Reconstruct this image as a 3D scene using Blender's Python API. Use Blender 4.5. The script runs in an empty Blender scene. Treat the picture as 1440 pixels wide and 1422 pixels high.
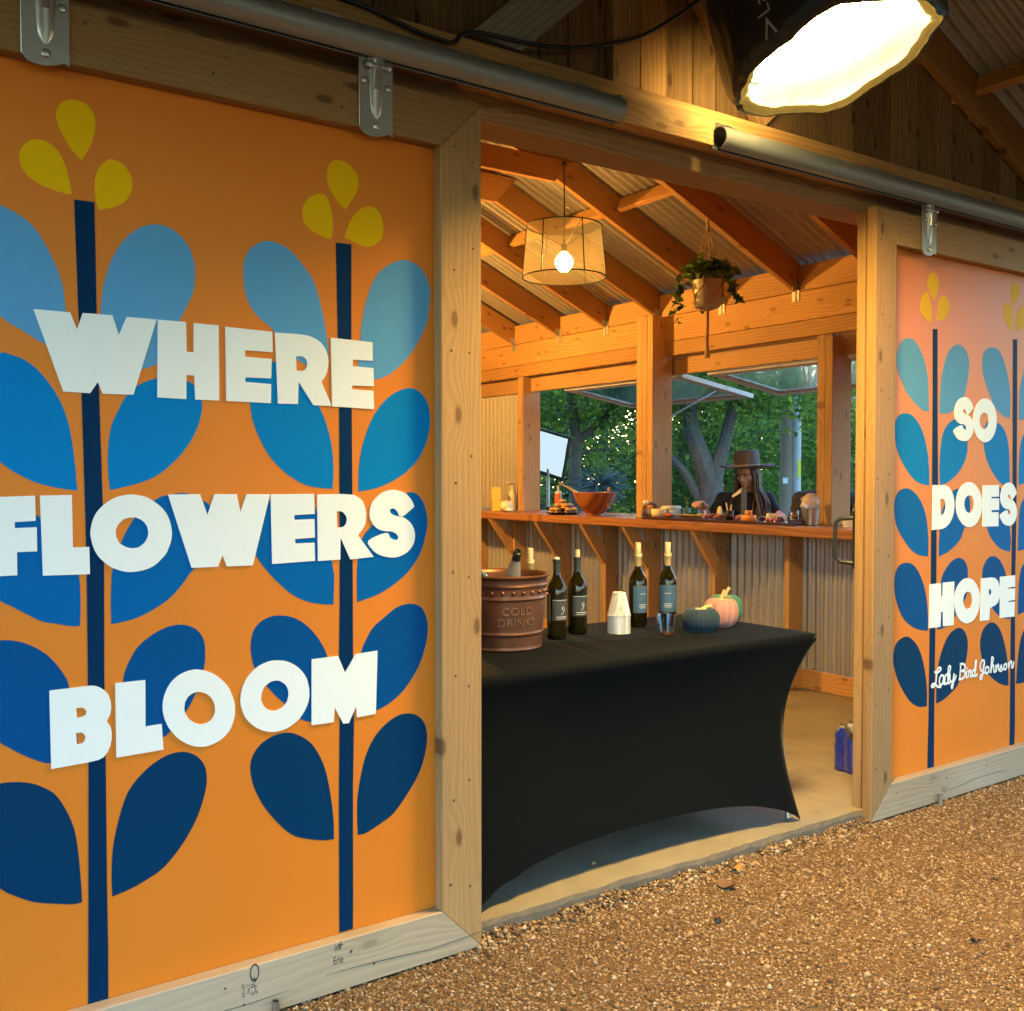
import bpy, bmesh, math, random
import numpy as np
from mathutils import Vector, Matrix, Quaternion
from mathutils.geometry import tessellate_polygon
R = math.radians
random.seed(7); RNG = np.random.default_rng(7)
S = bpy.context.scene
COL = S.collection

# ------------------------------------------------------------------ camera, sky, sun, exposure
cam = bpy.data.cameras.new('camera'); cam_ob = bpy.data.objects.new('camera', cam); COL.objects.link(cam_ob)
cam.sensor_fit = 'HORIZONTAL'; cam.sensor_width = 36.0; cam.lens = 36.0 * 1427.2 / 1440.0
cam.clip_start = 0.05; cam.clip_end = 400
cam_ob.location = (0, 0, 1.38); cam_ob.rotation_euler = (R(90 - 1.54), 0, R(-35.0))
S.camera = cam_ob
W = bpy.data.worlds.new('World'); S.world = W; W.use_nodes = True
wn = W.node_tree; bg = wn.nodes['Background']
sky = wn.nodes.new('ShaderNodeTexSky'); sky.sky_type = 'NISHITA'; sky.sun_disc = False
SUN_EL, SUN_AZ = 7.0, 52.0
sky.sun_elevation = R(SUN_EL); sky.sun_rotation = R(SUN_AZ); sky.air_density = 1.0; sky.dust_density = .6; sky.ozone_density = 3.0
wn.links.new(sky.outputs[0], bg.inputs[0]); bg.inputs[1].default_value = 0.15
sl = bpy.data.lights.new('sun', 'SUN'); sl.energy = 1.5; sl.angle = R(12); sl.color = (1.0, .95, .88)
so = bpy.data.objects.new('sun', sl); COL.objects.link(so); so.location = (20, 15, 8)
so.rotation_euler = (R(90 - SUN_EL), 0, R(180 - SUN_AZ))
S.view_settings.view_transform = 'Standard'; S.view_settings.look = 'None'
S.view_settings.exposure = 3.65; S.view_settings.gamma = 1.0; S.view_settings.use_curve_mapping = False
S.cycles.use_denoising = True; S.cycles.caustics_reflective = False; S.cycles.caustics_refractive = False
S.cycles.max_bounces = 12; S.cycles.transparent_max_bounces = 16; S.cycles.sample_clamp_indirect = 6.0
LANTERN_W, LANTERN_COL = 12.0, (1.0, .64, .17)
BULB_MAIN, BULB_VIEW, BULB_COL = 350.0, 17.0, (1.0, .50, .10)

# ------------------------------------------------------------------ materials
class NT:
    def __init__(s, name):
        s.m = bpy.data.materials.new(name); s.m.use_nodes = True; s.t = s.m.node_tree
        s.b = s.t.nodes['Principled BSDF']; s.o = s.t.nodes['Material Output']
    def n(s, typ, **kw):
        x = s.t.nodes.new('ShaderNode' + typ)
        for k, v in kw.items():
            if k.startswith('i_'):
                k = k[2:]; k = int(k) if k.isdigit() else k.replace('_', ' ')
                if hasattr(v, 'is_linked'): s.t.links.new(v, x.inputs[k])
                else: x.inputs[k].default_value = v
            else: setattr(x, k, v)
        return x
    def l(s, a, b): s.t.links.new(a, b)
    def math(s, op, a, b=None, c=None):
        x = s.t.nodes.new('ShaderNodeMath'); x.operation = op
        for i, v in enumerate((a, b, c)):
            if v is None: continue
            if hasattr(v, 'is_linked'): s.l(v, x.inputs[i])
            else: x.inputs[i].default_value = v
        return x.outputs[0]
    def mix(s, f, a, b, mode='MIX'):
        x = s.t.nodes.new('ShaderNodeMix'); x.data_type = 'RGBA'; x.blend_type = mode; x.clamp_result = False
        for i, v in ((0, f), (6, a), (7, b)):
            if hasattr(v, 'is_linked'): s.l(v, x.inputs[i])
            else: x.inputs[i].default_value = (*v, 1) if isinstance(v, tuple) and len(v) == 3 else v
        return x.outputs[2]
    def ramp(s, f, stops):
        x = s.t.nodes.new('ShaderNodeValToRGB'); e = x.color_ramp.elements
        while len(e) < len(stops): e.new(0.5)
        for k, (p, c) in enumerate(stops):
            e[k].position = p; e[k].color = (*c, 1) if isinstance(c, tuple) else (c, c, c, 1)
        s.l(f, x.inputs[0]); return x.outputs[0]
    def bump(s, h, st, dist=.01):
        x = s.t.nodes.new('ShaderNodeBump'); x.inputs['Strength'].default_value = st; x.inputs['Distance'].default_value = dist
        s.l(h, x.inputs['Height']); s.l(x.outputs[0], s.b.inputs['Normal'])
    def set(s, **kw):
        for k, v in kw.items():
            k = k.replace('_', ' ')
            if hasattr(v, 'is_linked'): s.l(v, s.b.inputs[k])
            else: s.b.inputs[k].default_value = (*v, 1) if isinstance(v, tuple) and len(v) == 3 else v
        return s.m

def plain(name, c, rough=.6, metal=0.0, var=.12, scale=9.0, bump=0.0, **kw):
    t = NT(name); tc = t.n('TexCoord')
    nz = t.n('TexNoise', i_Scale=scale, i_Detail=4.0); t.l(tc.outputs['Object'], nz.inputs['Vector'])
    f = t.math('MULTIPLY_ADD', nz.outputs[0], 2 * var, 1 - var)
    col = t.mix(1.0, c, (1, 1, 1)); mx = t.n('VectorMath', operation='SCALE'); mx.inputs[0].default_value = c
    t.l(f, mx.inputs['Scale']); t.set(Base_Color=mx.outputs[0], Roughness=rough, Metallic=metal)
    if bump: t.bump(nz.outputs[0], bump)
    return t.set(**kw)

def wood(name, light, dark, rough=.62, knots=.75, grain=1.0, grey=None, spec=.3, var=.16, ringw=.5):
    t = NT(name); tc = t.n('TexCoord'); oi = t.n('ObjectInfo')
    rnd = oi.outputs['Random']
    off = t.n('CombineXYZ', i_0=t.math('MULTIPLY', rnd, 37.0), i_1=t.math('MULTIPLY', rnd, 91.0), i_2=t.math('MULTIPLY', rnd, 53.0))
    p = t.n('VectorMath', operation='ADD'); t.l(tc.outputs['Object'], p.inputs[0]); t.l(off.outputs[0], p.inputs[1]); P = p.outputs[0]
    def sc(v, x, y, z):
        m = t.n('VectorMath', operation='MULTIPLY'); t.l(v, m.inputs[0]); m.inputs[1].default_value = (x, y, z); return m.outputs[0]
    vor = t.n('TexVoronoi', i_Scale=1.0, voronoi_dimensions='2D'); t.l(sc(P, 2.6, 6.5, 1), vor.inputs['Vector'])
    kd = vor.outputs['Distance']
    warp = t.ramp(kd, [(0.0, 1.0), (.32, 0.0)])
    low = t.n('TexNoise', i_Scale=1.0, i_Detail=2.0); t.l(sc(P, .9, 5, 5), low.inputs['Vector'])
    yy = t.n('SeparateXYZ'); t.l(P, yy.inputs[0])
    h = t.math('ADD', t.math('MULTIPLY', yy.outputs[1], 150.0 * grain), t.math('MULTIPLY', yy.outputs[2], 95.0 * grain))
    h = t.math('ADD', h, t.math('MULTIPLY', low.outputs[0], 17.0)); h = t.math('ADD', h, t.math('MULTIPLY', warp, 6.0 * knots))
    ring = t.math('POWER', t.math('ABSOLUTE', t.math('SINE', h)), 1.6)
    fine = t.n('TexNoise', i_Scale=1.0, i_Detail=5.0, i_Roughness=.7); t.l(sc(P, 5, 130, 130), fine.inputs['Vector'])
    f = t.math('ADD', t.math('MULTIPLY', ring, ringw), t.math('MULTIPLY', fine.outputs[0], 1.12 - ringw)); f = t.math('SUBTRACT', f, .08)
    big = t.n('TexNoise', i_Scale=1.0, i_Detail=3.0); t.l(sc(P, 1.3, 3, 3), big.inputs['Vector'])
    col = t.mix(f, light, dark)
    kn = t.ramp(kd, [(0.0, 1.0), (.052, .95), (.068, .35), (.105, 0.0)])
    col = t.mix(t.math('MULTIPLY', kn, .85 * knots), col, (dark[0] * .42, dark[1] * .32, dark[2] * .3))
    if grey:
        g = t.ramp(big.outputs[0], [(.32, 0.0), (.72, 1.0)]); col = t.mix(g, col, grey)
    v = t.math('ADD', t.math('MULTIPLY', t.math('SUBTRACT', rnd, .5), 2 * var), t.math('MULTIPLY_ADD', big.outputs[0], .5, .75))
    s2 = t.n('VectorMath', operation='SCALE'); t.l(col, s2.inputs[0]); t.l(v, s2.inputs['Scale'])
    t.set(Base_Color=s2.outputs[0], Roughness=rough, Specular_IOR_Level=spec)
    t.bump(t.math('ADD', fine.outputs[0], t.math('MULTIPLY', ring, .5)), .22, .004)
    return t.m

M = {}
M['pine'] = wood('new_pine', (.58, .33, .13), (.38, .18, .055))
M['post'] = wood('post_pine', (.54, .33, .15), (.35, .19, .07))
M['counter'] = wood('counter_wood', (.42, .19, .075), (.20, .07, .025), rough=.35, spec=.5)
M['frame'] = wood('door_frame_pine', (.355, .205, .085), (.24, .125, .042), knots=1.0, ringw=.30)
M['rail_grey'] = wood('weathered_rail', (.40, .295, .18), (.26, .18, .105), grey=(.36, .28, .195), knots=.8, ringw=.3)
M['beam'] = wood('header_pine', (.48, .28, .125), (.30, .155, .06), knots=.6)
M['plank'] = wood('dark_plank', (.24, .142, .066), (.115, .06, .025), rough=.85, spec=.1, var=.3, grain=.6, ringw=.3, knots=.9)
M['strut'] = wood('grey_strut', (.30, .27, .22), (.17, .145, .11), rough=.85, spec=.1)
M['sash'] = wood('sash_wood', (.78, .74, .68), (.60, .55, .48), knots=.3, ringw=.3)

def galv(name, base, rough=.42, metal=.85):
    t = NT(name); tc = t.n('TexCoord')
    vo = t.n('TexVoronoi', i_Scale=60.0); nz = t.n('TexNoise', i_Scale=2.2, i_Detail=5.0)
    t.l(tc.outputs['Object'], vo.inputs['Vector']); t.l(tc.outputs['Object'], nz.inputs['Vector'])
    f = t.math('ADD', t.math('MULTIPLY', vo.outputs['Color'], .22), t.math('MULTIPLY', nz.outputs[0], .55))
    c = t.mix(f, tuple(x * .72 for x in base), tuple(min(1, x * 1.25) for x in base))
    r = t.math('MULTIPLY_ADD', nz.outputs[0], .3, rough - .15)
    return t.set(Base_Color=c, Roughness=r, Metallic=metal)
M['galv'] = galv('galvanised_sheet', (.43, .415, .39), .5, .55)
M['roof'] = galv('roof_sheet', (.40, .38, .36), .55, .45)
M['steel'] = galv('zinc_steel', (.46, .45, .42), .36, .95)
M['track'] = galv('track_steel', (.30, .31, .30), .5, .6)
M['white'] = plain('letter_white', (.75, .74, .71), .5, var=.03, scale=30)
def panel_paint():
    t = NT('orange_panel_paint'); tc = t.n('TexCoord')
    a = t.n('TexNoise', i_Scale=3.0, i_Detail=4.0); b = t.n('TexNoise', i_Scale=320.0, i_Detail=2.0)
    t.l(tc.outputs['Object'], a.inputs['Vector']); t.l(tc.outputs['Object'], b.inputs['Vector'])
    t.set(Base_Color=t.mix(a.outputs[0], (.60, .160, .012), (.67, .190, .018)), Roughness=.42, Specular_IOR_Level=.2)
    t.bump(b.outputs[0], .12, .002); return t.m
M['orange'] = panel_paint()
BL = [(.095, .285, .50), (.0, .170, .44), (.0, .100, .31), (.0, .062, .21), (.0, .031, .090), (.74, .41, .002)]
for i, c in enumerate(BL): M['leaf%d' % i] = plain('leaf_paint', c, .55, var=.05, scale=40, Specular_IOR_Level=.06)
M['stem'] = plain('stem_paint', (.0, .022, .070), .55, var=.05, Specular_IOR_Level=.06)
M['black'] = plain('black_plastic', (.012, .012, .013), .45)
M['black_metal'] = plain('black_iron', (.015, .014, .013), .5, .3)
M['cover'] = plain('black_stretch_fabric', (.0036, .0042, .0046), .85, var=.12, scale=60, Specular_IOR_Level=.06, Sheen_Weight=.03, Sheen_Roughness=.3, Sheen_Tint=(1, .95, .85, 1))
M['fabric_black'] = plain('black_nylon', (.022, .019, .016), .36, scale=26, bump=.5)

def glass(name, c, rough=.02, tr=1.0, ior=1.45): 
    t = NT(name); return t.set(Base_Color=c, Roughness=rough, Transmission_Weight=tr, IOR=ior)
M['pane'] = glass('window_glass', (.93, .97, .96), .03)
def thin_clear(name, tint, gloss=.05):
    t = NT(name); tr = t.n('BsdfTransparent'); tr.inputs[0].default_value = (*tint, 1); gl = t.n('BsdfGlossy', i_Roughness=.06)
    lw = t.n('LayerWeight', i_Blend=.35); mx = t.n('MixShader'); t.l(t.math('MULTIPLY_ADD', lw.outputs['Facing'], .32, gloss), mx.inputs[0])
    t.l(tr.outputs[0], mx.inputs[1]); t.l(gl.outputs[0], mx.inputs[2]); t.l(mx.outputs[0], t.o.inputs[0]); return t.m
M['clear'] = thin_clear('clear_plastic', (.93, .93, .93))
def emit(name, c, st):
    t = NT(name); e = t.n('Emission', i_Strength=st); e.inputs[0].default_value = (*c, 1)
    t.l(e.outputs[0], t.o.inputs[0]); return t.m

# ------------------------------------------------------------------ mesh helpers
class MB:
    def __init__(s): s.v = []; s.f = []
    def add(s, vs, fs):
        o = len(s.v); s.v += [tuple(v) for v in vs]; s.f += [tuple(i + o for i in f) for f in fs]; return s
    def box(s, x0, x1, y0, y1, z0, z1, c=0.0):
        if c <= 0:
            vs = [(x, y, z) for x in (x0, x1) for y in (y0, y1) for z in (z0, z1)]
            return s.add(vs, [(0, 1, 3, 2), (4, 6, 7, 5), (0, 4, 5, 1), (2, 3, 7, 6), (0, 2, 6, 4), (1, 5, 7, 3)])
        return s.poly([(x0, y0), (x1, y0), (x1, y1), (x0, y1)], z0, z1, c)
    def poly(s, pts, z0, z1, c=0.0):     # convex outline extruded z0..z1 with chamfered rims
        n = len(pts); cx = sum(p[0] for p in pts) / n; cy = sum(p[1] for p in pts) / n
        def ins(k):
            r = []
            for i in range(n):
                a = Vector(pts[i - 1]); b = Vector(pts[i]); d = Vector(pts[(i + 1) % n])
                e1 = (b - a).normalized(); e2 = (d - b).normalized(); n1 = Vector((-e1.y, e1.x)); n2 = Vector((-e2.y, e2.x))
                m = (n1 + n2); m = m / max(.2, m.dot(n1)) ; q = b + m * k; r.append((q.x, q.y))
            return r
        area = sum(pts[i - 1][0] * pts[i][1] - pts[i][0] * pts[i - 1][1] for i in range(n))
        k = c if area > 0 else -c
        if c > 0: rings = [(ins(k), z0), (pts, z0 + c), (pts, z1 - c), (ins(k), z1)]
        else: rings = [(pts, z0), (pts, z1)]
        vs = [(x, y, z) for P, z in rings for x, y in P]; fs = []
        for j in range(len(rings) - 1):
            for i in range(n): fs.append((j * n + i, j * n + (i + 1) % n, (j + 1) * n + (i + 1) % n, (j + 1) * n + i))
        fs.append(tuple(range(n))[::-1]); fs.append(tuple(range((len(rings) - 1) * n, len(rings) * n)))
        if area < 0: fs = [f[::-1] for f in fs]
        return s.add(vs, fs)
    def tube(s, pts, r, n=8, caps=True, up=None):
        pts = [Vector(p) for p in pts]; m = len(pts); rs = r if isinstance(r, (list, tuple)) else [r] * m
        t0 = (pts[1] - pts[0]).normalized(); u = t0.orthogonal().normalized() if up is None else Vector(up)
        vs = []
        for i, p in enumerate(pts):
            t = (pts[min(i + 1, m - 1)] - pts[max(i - 1, 0)]).normalized()
            u = (u - t * u.dot(t)); u = u.normalized() if u.length > 1e-6 else t.orthogonal().normalized(); w = t.cross(u)
            for k in range(n):
                a = 2 * math.pi * k / n; vs.append(p + (u * math.cos(a) + w * math.sin(a)) * rs[i])
        fs = [(i * n + k, i * n + (k + 1) % n, (i + 1) * n + (k + 1) % n, (i + 1) * n + k) for i in range(m - 1) for k in range(n)]
        if caps: fs += [tuple(range(n))[::-1], tuple(range((m - 1) * n, m * n))]
        return s.add(vs, fs)
    def lathe(s, prof, n=24, mat=None, caps=True, c=(0, 0, 0)):
        vs = []; mat = mat or Matrix.Identity(4)
        for r, z in prof:
            for k in range(n):
                a = 2 * math.pi * k / n; vs.append(mat @ Vector((c[0] + r * math.cos(a), c[1] + r * math.sin(a), c[2] + z)))
        m = len(prof)
        fs = [(i * n + k, i * n + (k + 1) % n, (i + 1) * n + (k + 1) % n, (i + 1) * n + k) for i in range(m - 1) for k in range(n)]
        if caps: fs += [tuple(range(n))[::-1], tuple(range((m - 1) * n, m * n))]
        return s.add(vs, fs)
    def ball(s, c, r, n=12, mat=None, jit=0.0):
        rx, ry, rz = r if isinstance(r, (tuple, list)) else (r, r, r); m = max(4, n // 2); vs = [(0, 0, -1)]
        for i in range(1, m):
            b = -math.pi / 2 + math.pi * i / m
            for k in range(n):
                a = 2 * math.pi * k / n; vs.append((math.cos(b) * math.cos(a), math.cos(b) * math.sin(a), math.sin(b)))
        vs.append((0, 0, 1)); T = len(vs) - 1
        fs = [(0, 1 + (k + 1) % n, 1 + k) for k in range(n)]
        fs += [(1 + i * n + k, 1 + i * n + (k + 1) % n, 1 + (i + 1) * n + (k + 1) % n, 1 + (i + 1) * n + k) for i in range(m - 2) for k in range(n)]
        fs += [(T, 1 + (m - 2) * n + k, 1 + (m - 2) * n + (k + 1) % n) for k in range(n)]
        out = []
        for v in vs:
            j = 1 + random.uniform(-jit, jit); q = Vector((v[0] * rx * j, v[1] * ry * j, v[2] * rz * j))
            if mat: q = mat @ q
            out.append(q + Vector(c))
        return s.add(out, fs)
    def build(s, name, m, parent=None, smooth=False, loc=None, world=False):
        me = bpy.data.meshes.new(name); vs = s.v
        if world and parent is not None:
            L = parent.location; P = parent.parent
            while P is not None: L = L + P.location; P = P.parent
            vs = [(a[0] - L[0], a[1] - L[1], a[2] - L[2]) for a in vs]
        me.from_pydata(vs, [], s.f); me.update()
        if smooth: 
            for p in me.polygons: p.use_smooth = True
            if smooth != 2: me.set_sharp_from_angle(angle=R(38))
        me.materials.append(m if not isinstance(m, str) else M[m])
        o = bpy.data.objects.new(name, me); COL.objects.link(o)
        if parent is not None: o.parent = parent
        if loc is not None: o.location = loc
        return o
def tag(o, label=None, cat=None, group=None, kind=None):
    for k, v in (('label', label), ('category', cat), ('group', group), ('kind', kind)):
        if v: o[k] = v
    return o
def thing(name, label, cat, loc=(0, 0, 0), group=None, rz=0.0):
    o = bpy.data.objects.new(name, None); COL.objects.link(o); o.location = loc; o.rotation_euler = (0, 0, rz)
    o.empty_display_size = .1
    return tag(o, label, cat, group)
def kids(o): return [c for c in bpy.data.objects if c.parent == o]
def dup(o, loc=None, rz=None, label=None, parent=None):
    c = o.copy(); COL.objects.link(c)
    if parent is not None: c.parent = parent
    if loc is not None: c.location = loc
    if rz is not None: c.rotation_euler = (0, 0, rz)
    if label: c['label'] = label
    for k in kids(o): dup(k, parent=c)
    return c
def wloc(p):
    L = Vector((0, 0, 0))
    while p is not None: L = L + p.location; p = p.parent
    return L
def board(name, a, b, w, t, face, m, parent=None, mit=None, c=.0025):
    """a sawn board from a to b: width w, thickness t, broad face turned to 'face'; mit = end offsets (a-,a+,b-,b+)"""
    a = Vector(a); b = Vector(b); X = (b - a); Ln = X.length; X.normalize(); Z = Vector(face); Z = (Z - X * Z.dot(X)).normalized(); Yv = Z.cross(X)
    m4 = mit or (0, 0, 0, 0); h = Ln / 2
    pts = [(-h + m4[0], -w / 2), (h + m4[2], -w / 2), (h + m4[3], w / 2), (-h + m4[1], w / 2)]
    mb = MB(); mb.poly(pts, -t / 2, t / 2, c); o = mb.build(name, m, parent)
    rot = Matrix((X, Yv, Z)).transposed().to_4x4(); mid = (a + b) / 2
    o.location = mid - wloc(parent); o.rotation_mode = 'QUATERNION'; o.rotation_quaternion = rot.to_quaternion()
    return o
def curve(pts, k=5, closed=True):
    """Catmull-Rom through pts; the first point stays a sharp tip when closed"""
    P = [Vector(p) for p in pts]; n = len(P); out = []
    seq = P + [P[0]] if closed else P
    for i in range(len(seq) - 1):
        p1, p2 = seq[i], seq[i + 1]
        p0 = seq[i - 1] if i > 0 else p1 * 2 - p2
        p3 = seq[i + 2] if i + 2 < len(seq) else p2 * 2 - p1
        for j in range(k):
            t = j / k
            out.append(.5 * ((2 * p1) + (p2 - p0) * t + (2 * p0 - 5 * p1 + 4 * p2 - p3) * t * t + (3 * p1 - p0 - 3 * p2 + p3) * t ** 3))
    if not closed: out.append(seq[-1])
    return out
def flat(loops, y0, y1):
    """flat shape in the x-z plane (loops: outline then holes), front face at y0, back at y1"""
    loops = [[Vector((p[0], p[1], 0)) for p in l] for l in loops]
    tri = tessellate_polygon(loops); pts = [p for l in loops for p in l]; n = len(pts)
    mb = MB(); vs = [(p.x, y0, p.y) for p in pts] + [(p.x, y1, p.y) for p in pts]; fs = []
    for t in tri:
        a, b, c = (pts[i] for i in t); ar = (b.x - a.x) * (c.y - a.y) - (c.x - a.x) * (b.y - a.y)
        fs.append(tuple(t) if ar > 0 else tuple(t)[::-1])
    o = 0
    for l in loops:
        k = len(l)
        for i in range(k): fs.append((o + i, o + (i + 1) % k, n + o + (i + 1) % k, n + o + i))
        o += k
    return mb.add(vs, fs)
def text_mesh(txt, size, extr=0.0, spacing=1.0):
    """flat lettering as (verts, faces) in the xy plane, centred"""
    cu = bpy.data.curves.new('lettering', 'FONT'); cu.body = txt; cu.size = size; cu.align_x = 'CENTER'; cu.align_y = 'CENTER'
    cu.space_character = spacing; cu.resolution_u = 3; cu.extrude = extr
    ob = bpy.data.objects.new('lettering', cu); COL.objects.link(ob); dg = bpy.context.evaluated_depsgraph_get()
    me = ob.evaluated_get(dg).to_mesh(); v = [tuple(x.co) for x in me.vertices]; f = [tuple(p.vertices) for p in me.polygons]
    ob.evaluated_get(dg).to_mesh_clear(); bpy.data.objects.remove(ob); bpy.data.curves.remove(cu)
    return v, f

# ------------------------------------------------------------------ ground, slab
def ground_mat(name, c1, c2, sc):
    t = NT(name); tc = t.n('TexCoord'); a = t.n('TexNoise', i_Scale=sc, i_Detail=8.0); b = t.n('TexNoise', i_Scale=sc * .06, i_Detail=4.0)
    v = t.n('TexVoronoi', i_Scale=sc * 1.6)
    for x in (a, b, v): t.l(tc.outputs['Object'], x.inputs['Vector'])
    f = t.math('MULTIPLY_ADD', b.outputs[0], .9, t.math('MULTIPLY_ADD', a.outputs[0], .5, -.25))
    t.set(Base_Color=t.mix(f, c1, c2), Roughness=.95, Specular_IOR_Level=.15); t.bump(v.outputs['Distance'], .6, .008); return t.m
GRAVEL_Z = -.05
mb = MB(); mb.box(-14, 16, -14, 2.70, -.6, GRAVEL_Z)
tag(mb.build('gravel', ground_mat('granite_fines', (.10, .054, .023), (.19, .108, .048), 60)), kind='structure')
mb = MB(); mb.box(-160, 160, -160, 160, -1.2, -.62)
tag(mb.build('ground', ground_mat('earth', (.07, .06, .03), (.05, .075, .025), 4)), kind='structure')
mb = MB(); mb.add([(x, y, z) for x in (5.47, 70) for y in (-20, 80) for z in (-.6, -.14)], [(0, 1, 3, 2), (4, 6, 7, 5), (0, 4, 5, 1), (2, 3, 7, 6), (0, 2, 6, 4), (1, 5, 7, 3)])
tag(mb.build('yard', ground_mat('grass_earth', (.20, .18, .13), (.16, .17, .09), 5)), kind='structure')
def slab():
    t = NT('worn_concrete'); tc = t.n('TexCoord'); a = t.n('TexNoise', i_Scale=1.6, i_Detail=8.0, i_Roughness=.65); b = t.n('TexNoise', i_Scale=45.0, i_Detail=4.0)
    w = t.n('TexNoise', i_Scale=6.0, i_Detail=6.0, i_Distortion=1.5)
    for x in (a, b, w): t.l(tc.outputs['Object'], x.inputs['Vector'])
    f = t.math('ADD', t.math('MULTIPLY', a.outputs[0], .7), t.math('MULTIPLY', w.outputs[0], .4))
    t.set(Base_Color=t.ramp(f, [(.3, (.15, .125, .09)), (.55, (.25, .21, .15)), (.8, (.32, .27, .19))]), Roughness=t.math('MULTIPLY_ADD', w.outputs[0], .35, .32))
    t.bump(b.outputs[0], .08, .004)
    xs = np.linspace(-1.0, 5.45, 216); r = np.random.default_rng(3); e = 2.640 + np.cumsum(r.normal(0, .0016, 216)); e -= np.linspace(0, e[-1] - 2.605, 216) ; e = np.clip(e, 2.585, 2.665)
    e = e - .010 * (xs > 2.6) 
    vs = []; fs = []
    for x, y in zip(xs, e):
        vs += [(x, y - .006 + r.uniform(-.003, .003), -.2), (x, y - .003 + r.uniform(-.002, .002), -.016 + r.uniform(-.006, .003)), (x, y + .003 + r.uniform(0, .007), -.001 - r.uniform(0, .002)), (x, 10.3, 0.0), (x, 10.3, -.2)]
    for i in range(215):
        for k in range(5): fs.append((i * 5 + k, (i + 1) * 5 + k, (i + 1) * 5 + (k + 1) % 5, i * 5 + (k + 1) % 5))
    fs += [(4, 3, 2, 1, 0), tuple(range(215 * 5, 216 * 5))]
    o = MB().add(vs, fs).build('concrete_floor', t.m); tag(o, kind='structure')
    o.data.materials.append(plain('darkened_stained_edge', (.115, .092, .064), .9, var=.5, scale=14, bump=.5))  # dirt-brown edge, its colour darkened to offset the skylight it catches
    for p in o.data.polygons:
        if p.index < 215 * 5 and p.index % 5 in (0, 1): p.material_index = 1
slab()

def stones(n, seed, name, mat, xr, yr, smin, smax, keep, bank=False):
    r = np.random.default_rng(seed); px = []; tot = 0
    while tot < n:
        x = r.uniform(*xr, n); y = r.uniform(*yr, n); k = keep(x, y, r); px.append(np.stack([x[k], y[k]], 1)); tot += k.sum()
    P = np.concatenate(px)[:n]; sz = smin * (smax / smin) ** (r.random(n) ** 2.2)
    base = np.array([[1, 0, 0], [-1, 0, 0], [0, 1, 0], [0, -1, 0], [0, 0, 1], [0, 0, -1]], float)
    F = np.array([[0, 2, 4], [2, 1, 4], [1, 3, 4], [3, 0, 4], [2, 0, 5], [1, 2, 5], [3, 1, 5], [0, 3, 5]])
    V = base[None] * r.uniform(.55, 1.15, (n, 6, 1)) + r.normal(0, .16, (n, 6, 3)); V[:, :, 2] *= .62
    a = r.uniform(0, 6.283, n); b = r.normal(0, .35, n); ca, sa, cb, sb = np.cos(a), np.sin(a), np.cos(b), np.sin(b)
    x, y, z = V[:, :, 0], V[:, :, 1], V[:, :, 2]; y, z = y * cb[:, None] - z * sb[:, None], y * sb[:, None] + z * cb[:, None]
    x, y = x * ca[:, None] - y * sa[:, None], x * sa[:, None] + y * ca[:, None]
    V = np.stack([x, y, z], 2) * sz[:, None, None]
    V[:, :, 0] += P[:, 0:1]; V[:, :, 1] += P[:, 1:2]; V[:, :, 2] += GRAVEL_Z + .12 * sz[:, None]
    if bank: V[:, :, 2] += (.044 * np.clip((P[:, 1:2] - 2.50) / .13, 0, 1) ** 1.6 * (.55 + .45 * np.sin(P[:, 0:1] * 9) * np.sin(P[:, 0:1] * 23 + 1))) * r.uniform(.3, 1, (n, 1))
    me = bpy.data.meshes.new(name); me.vertices.add(n * 6); me.vertices.foreach_set('co', V.reshape(-1))
    idx = (F[None] + (np.arange(n) * 6)[:, None, None]).reshape(-1); me.loops.add(len(idx)); me.loops.foreach_set('vertex_index', idx)
    me.polygons.add(n * 8); me.polygons.foreach_set('loop_start', np.arange(n * 8) * 3); me.update(calc_edges=True); me.validate()
    me.materials.append(mat); o = bpy.data.objects.new(name, me); COL.objects.link(o); return tag(o, kind='stuff')
def stone_mat():
    t = NT('granite_chips'); g = t.n('NewGeometry'); r = g.outputs['Random Per Island']
    c = t.ramp(r, [(0, (.085, .044, .019)), (.25, (.17, .096, .041)), (.6, (.27, .162, .076)), (.88, (.38, .25, .13)), (1, (.50, .39, .26))])
    return t.set(Base_Color=c, Roughness=.85, Specular_IOR_Level=.25)
SM = stone_mat()
def keep1(x, y, r):
    d = np.hypot(x, y); pn = np.sin(x * 2.1 + 1.3 * np.sin(y * 3.1)) * np.sin(y * 2.7 + x) * .5 + .5
    return (r.random(len(x)) < np.clip(2.6 / d, .25, 1) ** 1.5 * (.55 + .45 * pn)) & (np.arctan2(x, y) < R(66)) & (np.arctan2(x, y) > R(3))
stones(190000, 11, 'loose_gravel', SM, (.2, 6.6), (.7, 2.645), .0028, .0098, keep1)
stones(1800, 12, 'gravel_pebbles', SM, (.3, 6.5), (1.0, 2.64), .008, .017, keep1)
stones(8000, 13, 'gravel_bank', SM, (1.6, 3.7), (2.48, 2.648), .004, .015, lambda x, y, r: r.random(len(x)) < ((y - 2.46) / .19) ** 2, bank=True)

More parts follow.
